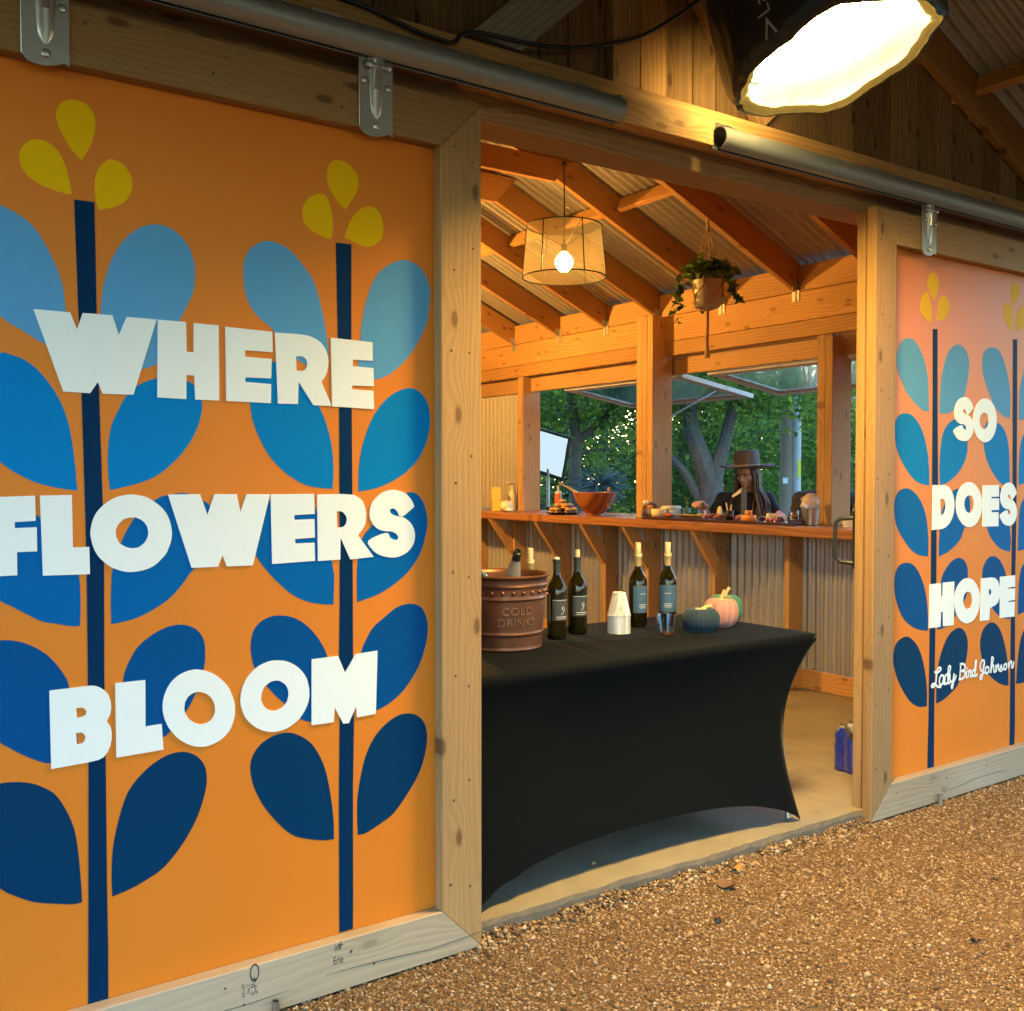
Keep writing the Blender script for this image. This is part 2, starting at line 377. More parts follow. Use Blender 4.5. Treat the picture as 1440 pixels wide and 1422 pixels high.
# ------------------------------------------------------------------ gable wall over the doors
XR, RID = 2.40, 3.89                      # ridge x, underside height of the rafters at the ridge
SL = .43
def zr(x): return 2.61 + SL * ((5.376 - x) if x >= XR else (x + .576))
wall = thing('gable_wall', 'gable wall of dark vertical planks above the wide doorway, on a pine header', 'wall', (2.4, 2.66, 2.49))
random.seed(21); x = -.62
while x < 5.36:
    w = random.choice((.115, .125, .14, .14, .15, .165)); x1 = min(x + w, 5.37)
    if x1 - x > .05:
        xm = (x + x1) / 2; top = min(zr(x), zr(x1)) + .06 if abs(xm - XR) > .2 else zr(x) - .03
        y = 2.664 + random.uniform(0, .006)
        board('plank', (xm, y, 2.715), (xm, y, top), x1 - x, .018, (0, -1, 0), M['plank'], wall, c=.002)
    x = x1 + random.choice((.002, .003, .004, .007))
board('header_beam', (-1.0, 2.725, 2.598), (5.37, 2.725, 2.598), .226, .15, (0, -1, 0), M['beam'], wall, c=.004)
board('ledger_board', (-1.0, 2.624, 2.632), (5.9, 2.624, 2.632), .140, .042, (0, -1, 0), M['pine'], wall)
for xa, m in ((2.304, 'beam'), (2.427, 'pine')):
    board('king_post', (xa, 2.633, 2.705), (xa, 2.633, zr(xa) - .01), .120, .038, (0, -1, 0), M[m], wall)
board('strut', (1.765, 2.632, 2.712), (2.236, 2.632, 3.145), .14, .040, (0, -1, 0), M['strut'], wall, mit=(.08, -.05, 0, 0))
board('strut', (3.03, 2.632, 2.735), (2.50, 2.632, 3.34), .14, .040, (0, -1, 0), M['beam'], wall)

board('filler_block', (2.222, 2.575, 2.5945), (2.652, 2.575, 2.5945), .088, .054, (0, -1, 0), M['pine'], wall)
# ------------------------------------------------------------------ sliding-door tracks
def track(x0, x1, label, brs):
    t = thing('door_track', label, 'rail', ((x0 + x1) / 2, 2.54, 2.578), 'round tracks the doors hang from')
    n = 20; vs = []; fs = []
    for xx in (x0, x1):
        for rr in (.042, .038):
            for k in range(n + 1):
                a = R(-90 + 14) + R(360 - 28) * k / n; vs.append((xx, 2.54 + rr * math.cos(a), 2.578 + rr * math.sin(a)))
    q = n + 1
    for k in range(n):
        fs += [(k, 2 * q + k, 2 * q + k + 1, k + 1), (q + k, q + k + 1, 3 * q + k + 1, 3 * q + k), (k, k + 1, q + k + 1, q + k), (2 * q + k, 3 * q + k, 3 * q + k + 1, 2 * q + k + 1)]
    fs += [(0, q, 3 * q, 2 * q), (n, 2 * q + n, 3 * q + n, q + n)]
    MB().add(vs, fs).build('track_tube', M['track'], t, smooth=True, world=True)
    for bx in brs:
        mb = MB(); mb.box(bx - .045, bx + .045, 2.545, 2.602, 2.617, 2.623, .001); mb.box(bx - .045, bx + .045, 2.598, 2.603, 2.617, 2.66, .001)
        for d in (-.028, .028): mb.ball((bx + d, 2.596, 2.643), .006, 6)
        mb.build('track_bracket', M['steel'], t, world=True)
    return t
track(-1.1, 2.205, 'galvanised round door track on the left, over the flower door, ending mid-doorway', (.2, 1.2, 2.12))
track(2.665, 6.3, 'galvanised round door track on the right, shining under the big lamp', (2.76, 3.62, 4.5, 5.4))

# ------------------------------------------------------------------ sliding doors with painted panels
ART={'left':{'leaf':[(0,[528,1685,521,1785,513,1847,485,1917,446,1974,384,2006,340,1998,304,1957,293,1895,312,1818,381,1752,426,1724,475,1696]),(0,[608,1623,599,1729,604,1821,614,1871,633,1925,665,1973,701,2002,742,2013,783,2001,815,1968,829,1926,830,1889,823,1847,791,1779,768,1722,734,1669,699,1651]),(1,[543,1350,538,1416,532,1470,523,1517,507,1563,484,1603,458,1635,430,1656,405,1665,379,1668,335,1640,313,1586,312,1530,333,1469,376,1418,413,1390,455,1369,504,1356]),(1,[618,1351,614,1398,615,1453,622,1505,640,1547,658,1581,687,1610,733,1630,785,1635,826,1617,845,1578,843,1541,831,1504,808,1462,773,1421,728,1385,677,1365]),(2,[545,1024,547,1055,547,1102,544,1146,526,1201,496,1253,459,1288,405,1321,353,1323,316,1288,308,1223,329,1149,372,1098,394,1084,426,1063,461,1042,494,1033,527,1025]),(2,[618,1022,617,1072,619,1124,622,1155,642,1220,675,1280,725,1325,754,1337,804,1342,845,1323,864,1308,880,1265,872,1205,844,1169,816,1142,785,1102,751,1070,703,1043,663,1029]),(3,[538,702,535,768,519,879,509,908,489,940,466,966,434,988,402,1001,371,1005,334,999,305,964,297,900,317,824,368,768,384,755,415,732,447,713,475,702]),(3,[630,707,631,754,638,806,644,878,647,896,658,924,680,960,713,986,750,1003,788,1007,822,995,844,967,849,931,845,888,823,826,796,779,753,733,739,725,688,710]),(4,[543,351,542,383,539,432,535,481,527,533,510,581,487,623,459,647,430,662,398,670,367,672,337,665,300,630,292,558,313,488,364,427,395,402,437,377,486,361,523,351]),(4,[613,348,612,404,616,470,629,531,647,588,670,624,703,654,744,676,785,681,819,668,843,640,850,606,846,567,826,508,791,449,741,395,693,370,652,356]),(0,[1194,1678,1198,1728,1193,1773,1180,1842,1156,1917,1128,1954,1094,1989,1060,2006,1026,2010,993,1997,968,1971,958,1934,959,1891,965,1857,979,1829,1004,1802,1037,1777,1070,1726,1102,1704,1133,1689]),(0,[1287,1650,1288,1710,1296,1780,1305,1841,1320,1897,1344,1950,1375,1982,1404,2000,1438,2011,1473,2004,1503,1981,1521,1944,1523,1909,1513,1841,1492,1796,1462,1748,1422,1704,1378,1673,1338,1660]),(1,[1209,1350,1212,1408,1205,1479,1187,1541,1170,1575,1130,1633,1079,1678,1036,1692,1003,1691,974,1674,958,1637,963,1600,973,1577,979,1538,993,1499,1018,1451,1047,1416,1085,1385,1137,1359]),(1,[1288,1342,1289,1400,1297,1455,1316,1515,1342,1565,1378,1607,1417,1632,1457,1642,1492,1629,1515,1597,1522,1556,1517,1512,1496,1458,1461,1414,1411,1379,1348,1353]),(2,[1210,1028,1212,1088,1210,1126,1185,1227,1163,1285,1146,1308,1098,1335,1047,1332,1008,1300,987,1245,981,1205,987,1175,1011,1140,1049,1098,1092,1062,1135,1041,1175,1032]),(2,[1283,1030,1282,1075,1284,1134,1298,1208,1333,1248,1377,1298,1406,1322,1438,1334,1453,1339,1476,1334,1498,1310,1511,1269,1511,1234,1498,1186,1480,1147,1445,1105,1395,1070,1347,1047]),(3,[1200,703,1204,758,1201,821,1190,885,1177,916,1157,947,1130,976,1096,999,1061,1009,1027,1009,998,997,979,975,971,943,972,911,980,878,995,853,1014,824,1038,795,1064,769,1085,746,1107,724,1124,714,1142,709]),(3,[1283,709,1283,748,1286,833,1294,885,1310,920,1332,953,1366,978,1410,1006,1454,1013,1490,1000,1510,963,1512,928,1507,893,1489,842,1464,800,1429,760,1389,732,1343,715]),(4,[1208,369,1207,422,1199,491,1186,557,1168,606,1142,648,1107,676,1072,689,1033,686,1000,671,977,646,967,614,972,573,986,534,1011,489,1045,445,1083,407,1122,388,1176,372]),(4,[1282,365,1280,408,1281,468,1292,534,1311,596,1340,643,1379,675,1418,691,1458,689,1489,671,1506,641,1509,601,1498,549,1478,503,1442,454,1398,407,1358,386,1310,367]),(5,[561,2139,537,2164,514,2202,505,2233,510,2257,525,2273,548,2280,572,2275,587,2261,593,2239,590,2206,579,2172]),(5,[538,2055,526,2055,496,2060,460,2072,435,2092,425,2119,429,2144,446,2164,465,2171,488,2168,509,2152,525,2120,534,2082]),(5,[599,2028,593,2045,590,2074,592,2106,603,2133,620,2151,638,2154,657,2146,673,2127,678,2106,674,2080,659,2056,635,2040]),(5,[1252,2127,1233,2140,1213,2164,1199,2190,1196,2214,1202,2240,1218,2256,1236,2260,1259,2254,1282,2237,1292,2214,1290,2191,1277,2164]),(5,[1208,2039,1181,2043,1150,2055,1129,2074,1124,2099,1129,2124,1147,2145,1173,2159,1193,2155,1206,2132,1212,2100,1213,2067]),(5,[1249,2050,1256,2073,1270,2104,1291,2130,1319,2146,1345,2145,1361,2128,1370,2098,1366,2068,1351,2047,1328,2035,1295,2035])],'stem':[[543,2044,549,1810,555,1581,559,1362,562,1162,562,913,561,656,556,233,554,90,601,89,602,221,601,369,601,686,600,909,602,1146,600,1350,595,1583,591,1815,589,2045],[1222,2032,1227,1772,1230,1575,1230,1342,1229,1028,1226,886,1227,688,1224,513,1223,207,1223,100,1265,100,1266,197,1267,506,1271,682,1269,882,1269,1025,1269,1338,1268,1577,1268,1771,1269,2033]],'letter':[('W',0,[[451,1775,531,1775,546,1735,559,1776,627,1777,642,1730,661,1776,733,1776,675,1586,603,1585,592,1613,574,1585,514,1586]]),('H',0,[[736,1776,806,1776,807,1701,825,1701,826,1775,890,1775,890,1581,828,1581,826,1642,806,1642,805,1581,733,1582]]),('E',0,[[908,1773,1035,1770,1036,1716,960,1716,960,1699,1033,1698,1031,1646,960,1645,960,1633,1031,1631,1030,1580,909,1581]]),('R',0,[[1043,1769,1105,1770,1131,1769,1146,1766,1162,1760,1175,1752,1184,1742,1191,1730,1196,1714,1197,1702,1196,1690,1193,1675,1188,1662,1183,1654,1176,1645,1206,1580,1152,1580,1109,1642,1107,1581,1050,1580],[1102,1710,1118,1711,1125,1709,1132,1703,1135,1694,1134,1684,1128,1675,1120,1671,1103,1672]]),('E',0,[[1205,1768,1333,1765,1333,1713,1271,1712,1271,1694,1335,1692,1337,1641,1269,1640,1268,1629,1335,1628,1337,1576,1208,1579]]),('F',0,[[343,1336,449,1339,450,1280,405,1278,405,1264,452,1265,452,1208,409,1208,409,1154,344,1154]]),('L',0,[[460,1339,530,1340,531,1214,568,1214,569,1148,464,1150]]),('O',1,[[766,1241,764,1224,759,1208,752,1192,741,1179,729,1167,715,1158,699,1152,682,1149,665,1148,649,1150,632,1156,617,1163,604,1174,592,1186,583,1200,577,1215,573,1231,571,1247,573,1263,577,1279,584,1294,594,1307,606,1318,619,1327,634,1334,650,1338,667,1340,684,1338,701,1334,716,1326,730,1316,743,1304,753,1290,760,1274,764,1258],[708,1244,707,1237,705,1231,702,1225,698,1219,693,1215,688,1211,682,1208,675,1207,668,1207,661,1208,655,1210,649,1213,643,1217,638,1221,635,1227,632,1233,630,1240,630,1246,630,1253,632,1259,635,1265,639,1270,644,1275,649,1279,656,1281,662,1283,669,1283,676,1283,682,1281,688,1278,694,1274,699,1269,703,1263,706,1257,707,1250]]),('W',0,[[757,1339,838,1339,857,1285,876,1339,935,1338,944,1291,962,1338,1026,1337,977,1149,907,1150,896,1180,883,1150,815,1151]]),('E',0,[[1028,1333,1028,1337,1152,1337,1154,1282,1094,1280,1095,1267,1153,1268,1154,1217,1096,1215,1097,1203,1153,1203,1154,1153,1031,1150]]),('R',0,[[1162,1335,1236,1336,1254,1335,1273,1333,1287,1326,1299,1317,1306,1302,1311,1282,1310,1263,1307,1248,1300,1237,1285,1219,1334,1156,1261,1152,1231,1215,1230,1153,1163,1152],[1220,1288,1233,1288,1242,1283,1249,1273,1251,1264,1248,1252,1240,1244,1221,1242]]),('S',1,[[1467,1297,1457,1317,1436,1337,1411,1345,1392,1346,1363,1339,1336,1318,1324,1295,1323,1269,1333,1248,1352,1233,1373,1228,1394,1226,1411,1216,1413,1204,1402,1202,1387,1209,1375,1223,1318,1203,1328,1179,1352,1161,1386,1152,1415,1153,1445,1166,1465,1191,1468,1222,1455,1249,1433,1265,1416,1269,1396,1275,1387,1283,1387,1290,1398,1293,1410,1285,1425,1268]]),('B',0,[[475,876,567,877,579,875,589,870,599,862,608,851,613,838,615,818,613,803,604,785,612,772,615,759,615,740,612,724,606,710,596,698,584,693,564,691,477,688],[534,827,547,826,554,822,558,815,556,807,549,804,536,802],[533,766,545,766,551,762,555,753,553,744,547,739,535,738]]),('L',0,[[625,876,697,876,696,759,736,760,740,694,626,692]]),('O',1,[[926,775,925,758,921,741,915,726,906,713,894,702,881,694,866,689,851,686,834,687,818,691,803,698,788,708,774,720,763,734,753,749,746,765,741,782,739,800,740,817,744,833,750,847,758,860,769,871,781,879,796,885,811,888,827,888,843,884,859,878,874,869,888,857,901,843,911,828,918,811,924,793],[873,782,873,775,872,768,869,762,865,756,860,751,855,748,849,746,842,745,835,745,828,747,821,750,815,754,809,759,804,764,800,771,796,778,794,785,793,793,794,800,795,807,798,813,801,818,806,823,811,826,818,829,824,830,831,830,838,828,845,825,851,822,857,817,863,811,867,804,870,797,872,790]]),('O',1,[[1135,781,1132,765,1125,749,1116,735,1105,722,1091,712,1076,704,1060,699,1043,697,1026,698,1010,702,994,709,980,718,968,729,957,742,949,757,944,773,941,789,942,805,945,822,951,837,959,851,970,863,983,874,997,882,1013,887,1029,890,1046,889,1063,886,1079,880,1094,871,1107,860,1118,847,1127,832,1132,815,1135,799],[1075,790,1073,783,1071,776,1067,770,1063,765,1057,760,1051,757,1045,755,1038,754,1031,754,1025,756,1019,758,1013,762,1008,767,1004,772,1001,779,998,785,997,792,998,799,999,806,1002,813,1005,819,1009,824,1015,828,1021,832,1027,834,1034,835,1040,835,1047,834,1053,831,1059,827,1064,823,1069,817,1072,811,1074,804,1075,797]]),('M',0,[[1143,882,1222,883,1243,834,1276,883,1345,886,1339,705,1280,703,1277,735,1254,690,1237,691,1211,741,1208,699,1142,700]])]},'right':{'leaf':[(0,[4041,1672,4037,1729,4029,1820,4000,1896,3964,1943,3925,1973,3881,1978,3834,1958,3808,1920,3803,1867,3819,1820,3850,1782,3871,1751,3906,1725,3954,1694,4004,1673]),(0,[4118,1667,4124,1742,4134,1826,4165,1912,4201,1956,4253,1979,4306,1968,4341,1932,4349,1890,4339,1829,4317,1763,4288,1721,4221,1680,4169,1667]),(0,[4697,1664,4702,1747,4692,1813,4665,1887,4631,1943,4597,1976,4556,1987,4508,1983,4469,1958,4456,1914,4463,1866,4496,1803,4533,1756,4546,1731,4595,1694,4653,1669]),(0,[4780,1657,4778,1728,4789,1818,4819,1896,4841,1948,4884,1978,4937,1973,4974,1920,4976,1850,4943,1757,4874,1690,4824,1666]),(1,[4049,1348,4048,1407,4035,1490,4006,1564,3970,1613,3921,1648,3873,1658,3825,1647,3799,1620,3796,1575,3804,1523,3828,1475,3870,1427,3925,1382,3981,1358]),(1,[4130,1351,4126,1429,4132,1513,4149,1576,4185,1619,4237,1644,4278,1655,4320,1632,4342,1589,4343,1546,4342,1499,4316,1447,4264,1399,4205,1368,4168,1355]),(1,[4707,1346,4700,1455,4692,1522,4672,1580,4638,1619,4584,1644,4539,1654,4500,1637,4480,1606,4475,1575,4478,1545,4487,1501,4516,1449,4569,1396,4636,1353]),(1,[4783,1348,4782,1410,4786,1478,4800,1551,4826,1588,4867,1607,4929,1604,4974,1564,4985,1490,4951,1424,4882,1369,4830,1355]),(2,[4045,1036,4048,1093,4041,1160,4026,1219,3990,1278,3940,1319,3892,1336,3844,1332,3811,1308,3797,1268,3802,1212,3827,1158,3875,1108,3924,1069,3980,1046]),(2,[4127,1032,4128,1090,4135,1158,4148,1229,4177,1275,4228,1321,4277,1333,4326,1323,4362,1294,4372,1255,4366,1212,4349,1178,4326,1152,4300,1110,4255,1077,4196,1050]),(2,[4718,1030,4721,1087,4711,1150,4702,1205,4679,1268,4628,1332,4571,1341,4530,1328,4499,1293,4488,1245,4493,1200,4514,1154,4535,1115,4585,1073,4643,1044]),(2,[4785,1030,4786,1103,4791,1194,4807,1253,4834,1280,4875,1293,4937,1283,4983,1236,4994,1171,4968,1101,4899,1053,4838,1036]),(3,[4051,709,4052,768,4040,844,4017,912,3981,968,3939,1004,3890,1017,3842,1010,3813,981,3802,938,3811,876,3839,817,3880,769,3936,736,3993,718]),(3,[4128,706,4128,766,4134,850,4146,917,4161,950,4197,987,4242,1012,4287,1020,4329,1006,4355,974,4359,926,4359,865,4329,815,4292,775,4254,752,4210,725,4169,712]),(3,[4722,706,4725,760,4710,834,4683,921,4653,968,4619,999,4578,1014,4537,1012,4506,993,4482,959,4479,919,4484,893,4497,848,4530,805,4584,757,4625,731,4676,715]),(3,[4792,722,4794,782,4799,874,4815,937,4842,966,4883,980,4936,973,4982,938,5001,871,4976,807,4915,755,4847,732]),(4,[4050,376,4049,445,4035,522,4009,596,3973,650,3930,685,3889,698,3841,687,3811,661,3800,618,3809,568,3837,512,3879,457,3928,410,3977,385,4013,377]),(4,[4121,378,4120,428,4125,512,4146,582,4182,643,4226,684,4286,702,4332,687,4359,652,4366,608,4354,552,4320,486,4283,438,4223,407,4172,387]),(4,[4718,388,4714,452,4701,526,4678,592,4648,649,4610,688,4565,704,4520,696,4485,668,4468,620,4475,567,4508,496,4558,451,4624,414,4675,396]),(4,[4785,389,4792,461,4807,552,4831,619,4874,657,4926,657,4972,620,4991,567,4975,498,4932,437,4880,396,4837,387]),(5,[4075,2158,4044,2184,4021,2214,4022,2247,4043,2272,4067,2278,4093,2268,4103,2240,4098,2198]),(5,[4049,2059,4011,2070,3979,2091,3969,2123,3978,2161,4002,2186,4030,2180,4045,2151,4054,2111]),(5,[4095,2071,4099,2115,4106,2157,4127,2181,4152,2185,4178,2168,4188,2140,4176,2105,4140,2081]),(5,[4726,2196,4698,2229,4692,2264,4705,2297,4730,2310,4757,2300,4772,2273,4761,2240]),(5,[4710,2079,4689,2081,4655,2114,4630,2151,4641,2188,4674,2211,4699,2194,4711,2159]),(5,[4753,2077,4743,2121,4750,2167,4784,2200,4818,2205,4857,2195,4862,2159,4820,2115])],'stem':[[4063,2032,4068,1731,4070,1351,4068,1151,4069,921,4064,716,4063,287,4060,195,4059,96,4108,96,4107,188,4106,281,4107,717,4109,917,4111,918,4108,1150,4115,1353,4104,1732,4098,2035],[4718,2039,4722,1760,4730,1355,4730,1150,4730,918,4730,714,4734,193,4733,93,4776,94,4779,186,4767,716,4764,916,4767,1149,4766,1355,4760,1762,4753,2041]],'letter':[('S',1,[[4384,1700,4373,1719,4350,1738,4324,1746,4304,1746,4274,1737,4246,1714,4234,1689,4234,1663,4245,1642,4266,1628,4287,1624,4309,1623,4327,1614,4330,1602,4318,1599,4303,1606,4289,1619,4230,1595,4242,1571,4267,1554,4303,1548,4334,1550,4364,1565,4385,1593,4386,1624,4373,1650,4349,1665,4331,1669,4311,1673,4301,1681,4301,1689,4312,1692,4325,1684,4340,1668]]),('O',1,[[4581,1650,4580,1633,4575,1615,4568,1599,4559,1584,4547,1571,4533,1561,4517,1553,4501,1548,4484,1546,4467,1547,4451,1552,4435,1559,4421,1568,4409,1580,4399,1595,4392,1610,4387,1627,4385,1644,4386,1662,4390,1679,4397,1695,4406,1709,4418,1722,4431,1733,4446,1741,4463,1746,4480,1748,4497,1748,4513,1744,4529,1737,4543,1727,4556,1715,4566,1701,4574,1685,4579,1668],[4514,1646,4513,1639,4512,1633,4509,1626,4505,1621,4500,1616,4495,1612,4489,1609,4482,1607,4476,1606,4469,1607,4462,1608,4456,1611,4450,1615,4446,1619,4442,1624,4439,1630,4437,1637,4436,1643,4436,1650,4438,1656,4441,1662,4445,1668,4449,1673,4455,1677,4461,1680,4467,1682,4474,1682,4481,1682,4487,1681,4493,1678,4499,1674,4504,1670,4508,1665,4511,1659,4513,1652]]),('D',0,[[4070,1350,4168,1349,4194,1342,4213,1328,4230,1306,4239,1281,4241,1253,4237,1227,4224,1200,4205,1179,4179,1163,4150,1155,4070,1152],[4131,1289,4151,1288,4166,1280,4175,1263,4175,1246,4167,1229,4155,1218,4133,1218]]),('O',1,[[4466,1258,4464,1240,4460,1223,4452,1206,4442,1192,4429,1179,4414,1169,4397,1162,4379,1158,4361,1157,4342,1159,4324,1164,4308,1172,4293,1183,4279,1196,4269,1210,4261,1227,4256,1244,4254,1261,4255,1279,4260,1296,4267,1312,4277,1326,4289,1339,4304,1349,4320,1356,4338,1361,4356,1362,4375,1361,4393,1356,4410,1348,4425,1338,4439,1325,4450,1310,4458,1294,4464,1276],[4400,1261,4399,1254,4397,1248,4395,1241,4391,1236,4386,1231,4380,1227,4374,1224,4367,1222,4360,1222,4353,1223,4346,1225,4340,1228,4334,1232,4329,1237,4325,1243,4322,1249,4320,1256,4319,1262,4320,1269,4321,1276,4324,1282,4328,1288,4333,1293,4338,1297,4345,1299,4351,1301,4358,1302,4365,1301,4372,1299,4379,1296,4384,1292,4390,1287,4394,1281,4397,1275,4399,1268]]),('E',0,[[4470,1347,4607,1348,4608,1294,4543,1293,4543,1286,4609,1285,4610,1231,4545,1231,4545,1222,4606,1220,4607,1154,4473,1156]]),('S',1,[[4763,1308,4753,1328,4732,1349,4708,1358,4689,1359,4661,1352,4636,1329,4624,1304,4624,1277,4635,1254,4654,1240,4674,1234,4694,1232,4711,1222,4714,1210,4703,1207,4689,1215,4676,1229,4621,1207,4632,1182,4656,1163,4689,1155,4718,1156,4746,1170,4765,1197,4766,1229,4754,1257,4732,1274,4715,1278,4696,1284,4687,1292,4687,1300,4697,1303,4709,1294,4723,1277]]),('H',0,[[4058,913,4143,914,4146,854,4159,853,4160,915,4247,915,4247,718,4165,720,4163,784,4146,786,4143,719,4058,720]]),('O',1,[[4458,814,4456,796,4451,778,4442,762,4431,748,4418,736,4403,727,4386,721,4368,718,4350,717,4332,721,4315,727,4299,735,4285,747,4273,761,4263,776,4256,793,4252,810,4251,828,4252,846,4257,863,4265,878,4276,892,4289,904,4304,913,4320,920,4337,924,4355,924,4373,922,4391,916,4407,907,4422,896,4435,882,4445,867,4452,850,4457,832],[4397,820,4397,813,4395,806,4392,800,4388,795,4384,790,4378,786,4372,784,4366,783,4359,783,4352,784,4346,786,4340,789,4334,794,4329,799,4325,805,4322,811,4320,818,4320,825,4320,832,4322,838,4324,844,4328,850,4333,854,4338,858,4344,860,4351,862,4357,862,4364,861,4371,859,4377,855,4383,851,4387,846,4391,840,4394,833,4396,827]]),('P',0,[[4467,916,4556,916,4580,913,4605,900,4622,875,4628,848,4626,821,4612,795,4587,783,4543,773,4537,718,4464,719],[4531,863,4545,861,4555,853,4556,844,4548,835,4533,833]]),('E',0,[[4628,915,4759,915,4761,860,4697,860,4697,853,4761,853,4760,796,4703,796,4703,789,4760,789,4758,717,4631,720]])]},'script':[[4101,523,4117,516,4145,525,4147,534,4133,537,4120,527,4115,496,4110,471,4094,457,4080,459,4083,468,4102,469,4127,453,4151,450],[4171,496,4153,501,4140,487,4140,464,4154,459,4168,474,4171,496,4169,467,4179,458],[4201,502,4184,495,4179,473,4187,459,4204,466,4220,516,4223,532,4211,535,4206,518,4204,473,4213,459,4221,461],[4220,497,4221,471,4230,464,4244,468,4252,497,4249,468,4244,442,4237,433,4232,444,4244,455,4261,473,4269,488],[4306,536,4298,465],[4299,536,4325,534,4340,523,4335,507,4312,503,4335,499,4341,484,4327,469,4292,466],[4353,499,4350,473,4359,468],[4356,512,4357,510],[4367,500,4370,490,4367,469],[4370,490,4381,499,4389,491,4385,472,4394,467],[4420,498,4402,493,4400,474,4411,469,4423,484,4431,523,4433,536,4425,537,4422,521,4420,475,4432,467,4441,476],[4500,516,4497,531,4479,533,4464,513,4471,489,4489,487,4499,509,4495,513,4489,477,4480,451,4471,447,4465,460,4483,471,4510,478],[4525,500,4513,495,4510,478,4519,469,4534,475,4537,492,4525,500,4540,492],[4550,470,4558,493,4573,522,4575,535,4563,540,4560,520,4555,470,4564,496,4577,501,4580,484,4583,470,4596,470],[4598,499,4602,470,4608,491,4620,500,4623,479,4630,470],[4630,470,4645,494,4647,483,4655,472,4642,467,4633,471],[4683,497,4670,491,4667,476,4680,470,4692,479,4692,492,4683,497],[4708,501,4712,475,4717,493,4733,505,4738,487,4740,473,4750,476,4756,499]]}
M['nail'] = plain('nail_head', (.045, .03, .02), .6)
def door(side, x0, x1, label, hang, seam):
    d = thing('sliding_door', label, 'door', ((x0 + x1) / 2, 2.6, -.04), 'sliding barn doors')
    z0, z1, w, th = -.042, 2.486, .140, .044; yf = 2.55 + th / 2
    def frame(yc, tk, g=0.0):
        a, b = x0 + g, x1 - g
        board('stile', (a + w / 2, yc, z0), (a + w / 2, yc, z1 - g), w, tk, (0, -1, 0), M['frame'], d, mit=(w, 0, -w, 0))
        board('stile', (b - w / 2, yc, z0), (b - w / 2, yc, z1 - g), w, tk, (0, -1, 0), M['frame'], d, mit=(0, w, 0, -w))
        board('rail', (a, yc, z1 - g - w / 2), (b, yc, z1 - g - w / 2), w, tk, (0, -1, 0), M['frame'], d, mit=(w, 0, -w, 0))
        board('rail', (a, yc, z0 + w / 2), (b, yc, z0 + w / 2), w, tk, (0, -1, 0), M['rail_grey'], d, mit=(0, w, 0, -w))
    frame(yf, th); frame(2.631, .040, .012)
    rn = random.Random(12 if side == 'left' else 13); mb = MB()
    for a in [x0 + .035, x0 + .105, x1 - .035, x1 - .10]:
        for zz in np.arange(.16, 2.4, .31): mb.ball((a + rn.uniform(-.012, .012), 2.5494, zz + rn.uniform(-.05, .05)), (rn.uniform(.0028, .0046), .0014, rn.uniform(.003, .005)), 7)
    for zz in (.0, .055, 2.39, 2.45):
        for a in np.arange(x0 + .2, x1 - .15, .36): mb.ball((a + rn.uniform(-.06, .06), 2.5494, zz + rn.uniform(-.012, .012)), (rn.uniform(.0028, .0048), .0014, rn.uniform(.0028, .0048)), 7)
    mb.build('nail_heads', M['nail'], d, world=True)['kind'] = 'stuff'
    if True:      # drying cracks along the bottom rail
        mb = MB()
        for c0 in (x0 + .5, x0 + 1.25, x0 + 1.9):
            pts = [(c0 + .11 * k, 2.5497, .006 + .008 * math.sin(k * 1.1 + c0) + .003 * rn.uniform(-1, 1)) for k in range(6)]; mb.tube(pts, [.0003, .0010, .0014, .0010, .0012, .0003], 5)
        mb.build('drying_crack', M['nail'], d, world=True)['kind'] = 'stuff'
    mb = MB(); mb.box(x0 + .03, x1 - .03, 2.5955, 2.6085, z0 + .03, z1 - .03); p = mb.build('panel', M['orange'], d, world=True)
    px, py, pz = p.matrix_basis.translation; L = wloc(d)
    def put(name, loops, yy, m):
        o = flat([[(a - L.x, b - L.z) for a, b in l] for l in loops], yy - L.y, 2.5956 - L.y).build(name, M[m], p); return o
    def un(c): return [(c[i] / 1000, c[i + 1] / 1000) for i in range(0, len(c), 2)]
    A = ART[side]
    for ci, c in A['leaf']:
        o = put('painted_bud' if ci == 5 else 'painted_leaf', [[(q.x, q.y) for q in curve(un(c), 4)]], 2.5948, 'leaf%d' % ci)
        xs = [v.co.x for v in o.data.vertices]
    for c in A['stem']: put('painted_stem', [un(c)], 2.5944, 'stem')
    for ch, sm, ls in A['letter']:
        loops = [[(q.x, q.y) for q in curve(un(c), 3)] if sm else un(c) for c in ls]
        o = put('letter', loops, 2.5922, 'white'); o['label'] = 'white painted letter ' + ch
    for hx in hang:
        mb = MB(); pts = [(-.052, -.115)]
        out = [(-.052, .14), (-.052, -.092)] + [(-.052 + .104 * k / 8, -.092 - .022 * math.sin(math.pi * (.18 + .82 * k / 8))) for k in range(1, 8)] + [(.052, -.105), (.052, .14)]
        mb.poly([(a, b) for a, b in out], 0, .005, .001)
        nr = 12; prof = []
        for i in range(nr + 1):
            v = i / nr; zz = .15 - .215 * v; wd = .030 * (1 - .45 * v) * (1 if v < .9 else (1 - v) * 8 + .2); hh = .020 * (1 - v * .8)
            for k in range(7):
                a = math.pi * k / 6; prof.append((-wd * math.cos(a), zz, .004 + hh * math.sin(a)))
        fs = [(i * 7 + k, (i + 1) * 7 + k, (i + 1) * 7 + k + 1, i * 7 + k + 1) for i in range(nr) for k in range(6)]
        mb.add(prof, fs)
        T = Matrix(((1, 0, 0, hx), (0, 0, -1, 2.549), (0, 1, 0, 2.44), (0, 0, 0, 1)))
        mb.v = [tuple(T @ Vector(v)) for v in mb.v]
        h = mb.build('hanger_plate', M['steel'], d, world=True, smooth=True)
        mb = MB()
